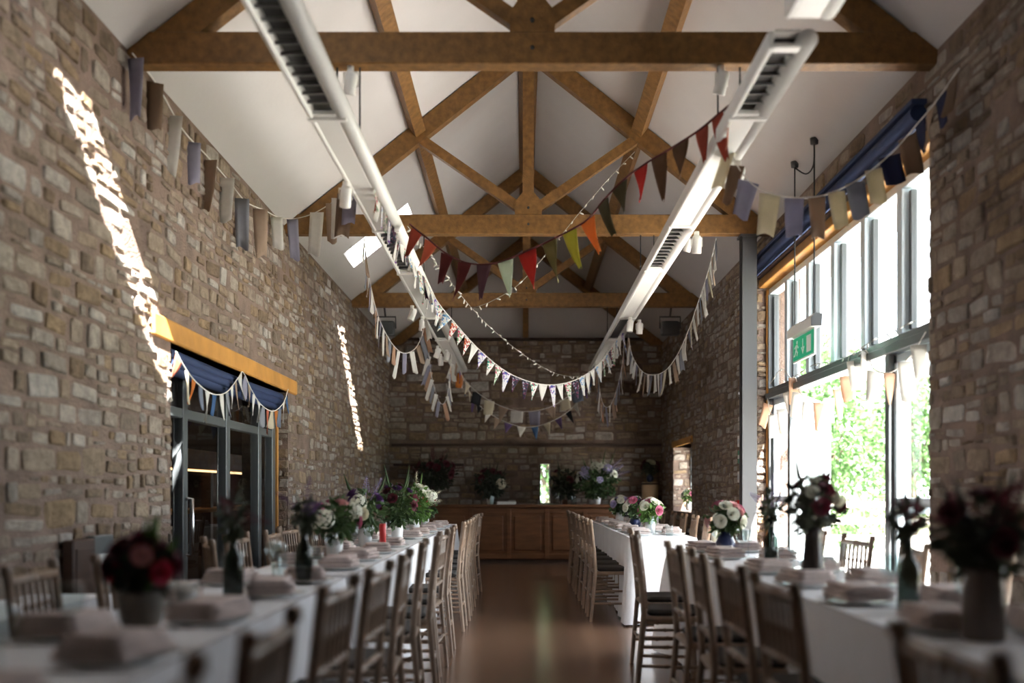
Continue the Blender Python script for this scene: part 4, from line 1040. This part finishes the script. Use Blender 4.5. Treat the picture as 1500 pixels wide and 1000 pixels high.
# ------------------------------------------------------------ vases, bottles and flowers
FL = {n: mat('petal_' + n, c, .7, trans=.25, var=.12, scale=25) for n, c in
      {'white': (.78, .78, .68), 'cream': (.70, .66, .50), 'pink': (.46, .12, .20), 'blush': (.66, .34, .34), 'crimson': (.42, .02, .05), 'purple': (.10, .035, .14), 'lilac': (.42, .36, .58), 'burgundy': (.10, .012, .022), 'blue': (.14, .18, .42)}.items()}
FOL = mat('bouquet_leaf', (.055, .10, .03), .6, var=.35, scale=8, trans=.2)
FOLD = mat('dark_foliage', (.045, .052, .028), .65, var=.3, scale=8, trans=.1)
FOLG = mat('fresh_leaf', (.11, .22, .045), .6, var=.3, scale=8, trans=.3)
BL = {}
def bloom(kind, col):
    if (kind, col) in BL: return BL[(kind, col)]
    rng = random.Random(len(BL)); m = MB()
    if kind == 'hydrangea':
        for _ in range(70):
            z = rng.uniform(-.45, 1); a = rng.uniform(0, 6.28); rr = math.sqrt(1 - z * z); n = Vector((rr * math.cos(a), rr * math.sin(a), z)); c = n * .06 * rng.uniform(.92, 1.06)
            u = n.cross(Vector((rng.uniform(-1, 1), rng.uniform(-1, 1), rng.uniform(-1, 1)))).normalized(); v = n.cross(u)
            for q in range(4):
                d = u * math.cos(q * PI / 2) + v * math.sin(q * PI / 2); e = n.cross(d)
                m.add([c, c + d * .009 + e * .007 + n * .002, c + d * .017, c + d * .009 - e * .007 + n * .002], [(0, 1, 2, 3)])
    elif kind == 'rose':
        for l, (r0, h, k, op) in enumerate(((.010, .035, 4, .2), (.020, .036, 5, .35), (.030, .033, 6, .6), (.038, .026, 6, .95))):
            for q in range(k):
                a0 = (q + l * .5) * 2 * PI / k; vs = []; w = 2 * PI / k * .75
                for j in range(4):
                    t = j / 3; rr = r0 * (.3 + t * (.7 + op * .35)); z = h * (t - .25 * op * t * t)
                    for i in range(3): a = a0 + (i - 1) * w * (.5 + .5 * math.sin(PI * (.15 + .7 * t))); vs.append((rr * math.cos(a), rr * math.sin(a), z + (.003 if i == 1 else 0)))
                m.add(vs, [(j * 3 + i, j * 3 + i + 1, j * 3 + i + 4, j * 3 + i + 3) for j in range(3) for i in range(2)], True)
    else:                                                   # spike of small florets
        m.tube([(0, 0, -.05), (0, 0, .16)], [.004, .002], 5)
        for k in range(60):
            t = k / 60; a = k * 2.4; rr = .024 * (1 - t) + .004; c = Vector((rr * math.cos(a), rr * math.sin(a), t * .17)); d = Vector((math.cos(a), math.sin(a), .5)).normalized(); e = Vector((-math.sin(a), math.cos(a), 0))
            s_ = .015 * (1 - .5 * t); m.add([c, c + d * s_ * .6 + e * s_ * .6, c + d * s_, c + d * s_ * .6 - e * s_ * .6], [(0, 1, 2, 3)])
    BL[(kind, col)] = m.mesh('bloom', FL[col]); return BL[(kind, col)]
VM = {'dark_vase': mat('dark_glazed_vase', (.03, .022, .02), .25), 'stone_pot': mat('grey_green_pot', (.15, .13, .105), .6, var=.2, scale=14), 'jug': mat('brown_stoneware_jug', (.13, .10, .085), .5, var=.15, scale=9), 'navy': mat('navy_vase', (.012, .02, .075), .3), 'china': mat('white_vase', (.75, .76, .76), .3), 'tin': CHROME}
PROF = {'stone_pot': [(0, 0), (.045, 0), (.05, .01), (.075, .10), (.083, .17), (.085, .185), (.078, .185), (.07, .1), (.04, .02)],
        'dark_vase': [(0, 0), (.056, 0), (.06, .01), (.055, .12), (.046, .22), (.045, .27), (.055, .30), (.05, .30), (.04, .27)],
        'jug': [(0, 0), (.066, 0), (.072, .01), (.069, .16), (.063, .23), (.066, .25), (.06, .25), (.057, .22)],
        'navy': [(0, 0), (.03, 0), (.055, .03), (.062, .07), (.045, .11), (.03, .125), (.034, .14), (.028, .14)],
        'china': [(0, 0), (.035, 0), (.045, .02), (.05, .09), (.04, .13), (.042, .14), (.036, .14)],
        'tin': [(0, 0), (.04, 0), (.041, .11), (.043, .115), (.037, .115), (.036, .01)],
        'bottle': [(0, 0), (.034, 0), (.037, .006), (.037, .13), (.034, .155), (.016, .185), (.0135, .24), (.016, .243), (.016, .255), (.011, .255)]}
def bouquet(x, y, z, vase, label, spread, height, blooms, leaf=FOL, nleaf=180, reeds=0, seed=0, scale=1.0, lsize=.06, lean=(0, 0), cat='flowers', name='flower_vase', group='table flowers'):
    rng = random.Random(seed * 7 + 3)
    t = tag(empty(name, (x, y, z), rng.uniform(-.3, .3)), label, cat, group)
    m = MB(); pr = [(r_ * scale, h_ * scale) for r_, h_ in PROF[vase]]; m.lathe(pr, 20); m.build('vase' if vase != 'bottle' else 'bottle', BOTTLE_GLASS if vase == 'bottle' else VM[vase], t)
    vt = max(h for _, h in pr); ctr = Vector((lean[0], lean[1], vt + height * .45))
    m = MB()
    heads = []
    for (kind, col, n, size) in blooms:
        for _ in range(n):
            for _try in range(12):
                a = rng.uniform(0, 6.28); el = rng.uniform(-.15, 1.4)
                d = Vector((math.cos(a) * math.cos(el) * spread, math.sin(a) * math.cos(el) * spread, math.sin(el) * height * .55)) * rng.uniform(.82, 1.02)
                if all((ctr + d - q).length > .055 * size for q, *_ in heads): break
            heads.append((ctr + d, d.normalized(), kind, col, size))
    for p, d, *_ in heads: m.tube([(0, 0, vt * .7), (p.x * .4, p.y * .4, (vt + p.z) / 2), tuple(p - d * .01)], .003, 5)
    for k in range(reeds):
        a = rng.uniform(0, 6.28); e = Vector((math.cos(a) * spread * rng.uniform(.5, 1.3) + lean[0], math.sin(a) * spread * rng.uniform(.5, 1.2) + lean[1], vt + height * rng.uniform(1.05, 1.55)))
        b_ = Vector((0, 0, vt * .8)); mid = b_.lerp(e, .55) + Vector((0, 0, .03)); m.tube([b_, mid, b_.lerp(e, .75), e], [.004, .007, .011, .002], 5)
    if m.v: st = m.build('stems', FOLG if seed == 1 else leaf, t); st['kind'] = 'stuff'
    m = MB(); leaves(m, rng, nleaf, ctr, (spread * .95, spread * .95, height * .5), lsize, .75)
    leaves(m, rng, nleaf // 4, (0, 0, vt + .02), (spread * .55, spread * .55, .05), lsize, .7)
    f = m.build('foliage', leaf, t); f['kind'] = 'stuff'
    for p, d, kind, col, size in heads:
        q = d.to_track_quat('Z', 'Y').to_euler()
        o = link('bloom', bloom(kind, col), t, p, q, (size, size, size))
    return t
CE = -1.085
bouquet(-.99, 2.66, TT, 'stone_pot', 'grey pot of dark red flowers and green spikes on the near left table', .078, .13, [('rose', 'burgundy', 10, .75), ('rose', 'crimson', 5, .7), ('rose', 'blush', 1, .6)], FOLD, 150, 7, 1, .74, .045)
bouquet(-1.05, 3.72, TT, 'bottle', 'dark bottle with a dark sprig on the near left table nearer the camera', .035, .12, [('spike', 'burgundy', 3, .7)], FOLD, 40, 1, 2)
bouquet(-.93, 4.36, TT, 'bottle', 'dark bottle with a sprig at the end of the near left table', .035, .12, [('spike', 'purple', 3, .7)], FOLD, 40, 1, 3)
bouquet(-1.10, 6.0, TT, 'china', 'posy of white hydrangea and pink flowers nearest on the far left table', .13, .20, [('hydrangea', 'white', 3, .9), ('rose', 'pink', 4, .9), ('rose', 'blush', 2, .9)], FOL, 220, 0, 4)
bouquet(-1.12, 7.3, TT, 'china', 'posy of white hydrangea and dark purple flowers second on the far left table', .14, .26, [('hydrangea', 'white', 2, 1.0), ('rose', 'purple', 5, 1), ('spike', 'lilac', 3, .9), ('rose', 'cream', 2, 1)], FOL, 220, 2, 5)
bouquet(-1.02, 8.35, TT, 'china', 'tall posy with pink heads and dark foliage third on the far left table', .16, .32, [('rose', 'pink', 3, .9), ('rose', 'purple', 3, .8), ('rose', 'burgundy', 6, .9)], FOL, 260, 3, 6)
bouquet(-1.00, 9.5, TT, 'china', 'green and white posy fourth on the far left table', .17, .30, [('hydrangea', 'white', 2, 1.0), ('spike', 'cream', 4, 1), ('rose', 'white', 4, 1)], FOLG, 280, 3, 7)
bouquet(-1.05, 11.0, TT, 'china', 'low posy with red heads at the far end of the far left table', .13, .2, [('rose', 'crimson', 4, 1), ('rose', 'cream', 3, 1)], FOL, 200, 0, 8)
bouquet(1.215, 4.28, TT, 'dark_vase', 'tall dark vase of white flowers and dark foliage before the garden doors', .11, .20, [('rose', 'white', 7, .6), ('rose', 'burgundy', 8, .8), ('hydrangea', 'cream', 1, .5)], FOLD, 200, 3, 9, .82, .05, lean=(.01, 0))
bouquet(1.225, 2.72, TT, 'jug', 'stoneware jug of dark foliage and long reeds at the right foreground', .12, .19, [('rose', 'burgundy', 7, .8), ('spike', 'burgundy', 4, 1)], FOLD, 260, 9, 10, .76, .05, lean=(-.005, 0))
bouquet(1.26, 3.34, TT, 'bottle', 'dark bottle with two thin sprigs on the near right table', .035, .10, [('spike', 'burgundy', 3, .8)], FOLD, 40, 2, 11)
bouquet(1.30, 5.35, TT, 'bottle', 'dark bottle with lavender sprigs further along the near right table', .04, .12, [('spike', 'lilac', 4, .8)], FOLD, 50, 2, 12)
bouquet(1.30, 6.55, TT, 'navy', 'round navy vase of pink and white flowers at the end of the near right table', .11, .17, [('rose', 'pink', 4, .9), ('rose', 'white', 6, .9), ('rose', 'blush', 3, .9)], FOL, 150, 0, 13)
bouquet(1.2, 9.6, TT, 'china', 'posy of white flowers nearest on the far right table', .11, .17, [('rose', 'white', 6, 1), ('rose', 'pink', 3, 1)], FOLG, 150, 0, 14)
bouquet(1.2, 10.9, TT, 'navy', 'posy of purple and pink flowers in the middle of the far right table', .12, .18, [('rose', 'purple', 5, 1), ('rose', 'pink', 4, 1), ('rose', 'white', 3, 1)], FOL, 160, 0, 15)
bouquet(1.2, 12.6, TT, 'china', 'posy of pale flowers at the far end of the far right table', .12, .18, [('rose', 'white', 5, 1), ('rose', 'lilac', 4, 1)], FOL, 160, 0, 16)
# candles and tumblers
def candle(x, y, col, h, label):
    t = tag(empty('candle', (x, y, TT)), label, 'candle', 'table candles')
    m = MB(); m.lathe([(0, 0), (.03, 0), (.03, .008), (.012, .014), (.012, .03), (0, .03)], 14); m.build('holder', CHROME, t)
    m = MB(); m.lathe([(0, .03), (.022, .03), (.022, h), (.018, h + .004), (0, h - .004)], 14); m.build('wax', col, t)
    m = MB(); m.tube([(0, 0, h - .004), (.002, 0, h + .012)], .0015, 5); m.build('wick', CABLE, t)
candle(-.92, 6.75, mat('red_wax', (.55, .03, .03), .45), .18, 'red pillar candle among the posies on the far left table')
candle(1.33, 7.1, mat('ivory_wax', (.75, .68, .5), .45), .17, 'ivory candle at the window end of the near right table')
candle(1.25, 10.2, MATS['ivory_wax'], .16, 'ivory candle on the far right table')
tm = MB(); tm.lathe([(0, 0), (.03, 0), (.036, .10), (.034, .10), (.029, .008), (0, .008)], 14); TUMB = tm.mesh('tumbler', TABLE_GLASS)
for i, (x, y, lab) in enumerate(((-1.08, 3.3, 'clear tumbler in the middle of the near left table'), (-1.08, 4.55, 'clear tumbler at the far end of the near left table'), (1.32, 4.75, 'clear tumbler beyond the tall dark vase'), (1.33, 3.0, 'clear tumbler beside the stoneware jug'),
                                 (1.3, 9.05, 'clear tumbler at the near end of the far right table'), (-1.08, 5.4, 'clear tumbler before the first hydrangea posy'))):
    tag(link('tumbler', TUMB, None, (x, y, TT)), lab, 'glass', 'tumblers')

# ------------------------------------------------------------ side table, bar and the far corner
sd = cloth_mesh(.17, .62, random.Random(9), .68).build('side_cloth', CLOTH, None, (-1.97, 3.85, -.05)); tag(sd, 'white cloth over the low side table by the left wall', 'tablecloth')
st = tag(empty('side_table', (-1.97, 3.85, 0)), 'low side table under white cloth by the left stone wall', 'table')
m = MB(); m.bevbox(-.16, .16, -.61, .61, .66, .69, .004); m.build('tabletop', BARWOOD, st)
for sx in (-1, 1):
    for sy in (-1, 1): m = MB(); m.box(sx * .13 - .02, sx * .13 + .02, sy * .55 - .02, sy * .55 + .02, 0, .66); m.build('leg', BARWOOD, st)
bar = tag(empty('bar_counter', (.05, 16.5, 0)), 'brown panelled oak bar counter across the end of the room', 'bar counter')
m = MB(); m.box(-1.55, 1.55, 0.02, .5, .06, .90); m.build('carcass', BARWOOD, bar)
m = MB(); m.bevbox(-1.6, 1.6, -.06, .54, .90, .945, .008); m.build('worktop', BARWOOD, bar)
m = MB(); m.box(-1.53, 1.53, .05, .48, 0, .06); m.build('plinth', DARKWOOD, bar)
for k in range(5):
    x0 = -1.53 + k * .614
    m = MB(); m.bevbox(x0, x0 + .07, -.005, .02, .07, .89, .004); m.build('stile', BARWOOD, bar)
    m = MB(); m.bevbox(x0 + .12, x0 + .56, .0, .02, .2, .76, .012); m.build('panel', BARWOOD, bar)
for z in (.07, .80): m = MB(); m.bevbox(-1.53, 1.53, .003, .02, z, z + .08, .004); m.build('rail', BARWOOD, bar)
BT = .945
bouquet(-.52, 16.7, BT, 'china', 'dark leafy arrangement with one cream bloom on the left of the bar', .26, .40, [('hydrangea', 'cream', 1, 1.4), ('rose', 'burgundy', 8, 1.4)], FOLD, 420, 4, 20, 1.2, .09, group='bar flowers')
bouquet(-1.42, 16.72, BT, 'jug', 'large shadowy arrangement at the left end of the bar', .34, .45, [('rose', 'burgundy', 10, 1.4), ('spike', 'burgundy', 5, 1.5)], FOLD, 520, 6, 21, 1.2, .09, group='bar flowers')
bouquet(1.22, 16.66, BT, 'china', 'large white and lilac arrangement at the right of the bar', .36, .48, [('hydrangea', 'white', 5, 1.4), ('hydrangea', 'lilac', 3, 1.3), ('rose', 'white', 6, 1.4), ('spike', 'lilac', 5, 1.5)], FOL, 520, 4, 22, 1.2, .09, group='bar flowers')
bouquet(.70, 16.85, BT, 'tin', 'dark foliage arrangement just right of the slit window', .24, .42, [('rose', 'cream', 3, 1.3), ('rose', 'burgundy', 6, 1.3)], FOLD, 420, 2, 23, 1.2, .09, group='bar flowers')
ps = tag(empty('paper_stack', (-.25, 16.6, BT)), 'stack of white papers on the bar', 'papers')
for k in range(5):
    m = MB(); m.bevbox(-.15, .15, -.105, .105, 0, .009, .001); o = m.build('sheet_bundle', mat('paper', (.8, .8, .78), .8), ps, (R.uniform(-.01, .01), R.uniform(-.008, .008), k * .0095)); o.rotation_euler = (0, 0, R.uniform(-.12, .12))
for i, (x, lab) in enumerate(((-.48, 'clear jar on the bar by the left arrangement'), (.55, 'clear jar on the bar left of the white arrangement'), (.83, 'clear jar on the bar before the white arrangement'))):
    j = MB(); j.lathe([(0, 0), (.05, 0), (.052, .15), (.04, .17), (.04, .19), (.036, .19), (.036, .17), (.048, .148), (.046, .006), (0, .006)], 16); tag(j.build('glass_jar', TABLE_GLASS, None, (x, 16.52, BT)), lab, 'jar', 'jars on the bar')
pd = tag(empty('plinth_cabinet', (2.14, 17.2, 0)), 'dark cabinet in the far right corner under the tan drum', 'cabinet')
m = MB(); m.bevbox(-.22, .20, -.25, .3, .05, .80, .008); m.build('body', DARKWOOD, pd)
m = MB(); m.bevbox(-.2, .18, -.262, -.25, .08, .77, .004); m.build('door', DARKWOOD, pd)
m = MB(); m.box(-.2, .18, -.22, .28, 0, .05); m.build('foot', DARKWOOD, pd)
dr = tag(empty('drum', (2.14, 17.15, .80)), 'tan cylindrical drum on the dark corner cabinet', 'drum')
m = MB(); m.lathe([(0, 0), (.135, 0), (.137, .5), (.125, .51), (0, .51)], 28); m.build('shell', mat('tan_board', (.58, .40, .23), .7, var=.1, scale=4), dr)
m = MB(); m.lathe([(.137, 0), (.141, 0), (.141, .03), (.137, .03)], 28); m.build('hoop', DARKWOOD, dr); m = MB(); m.lathe([(.138, .47), (.142, .47), (.142, .50), (.138, .50)], 28); m.build('hoop', DARKWOOD, dr)
bouquet(2.14, 17.15, 1.31, 'navy', 'small dark posy with cream dots on top of the tan drum', .14, .22, [('rose', 'cream', 3, 1.2), ('rose', 'burgundy', 6, 1.2)], FOLD, 200, 0, 24, 1.0, group='bar flowers')
bouquet(2.52, 15.5, .87, 'china', 'small posy of pink and white flowers on the far window sill', .10, .16, [('rose', 'pink', 3, .9), ('rose', 'white', 5, .9)], FOLG, 110, 0, 25, 1.0)
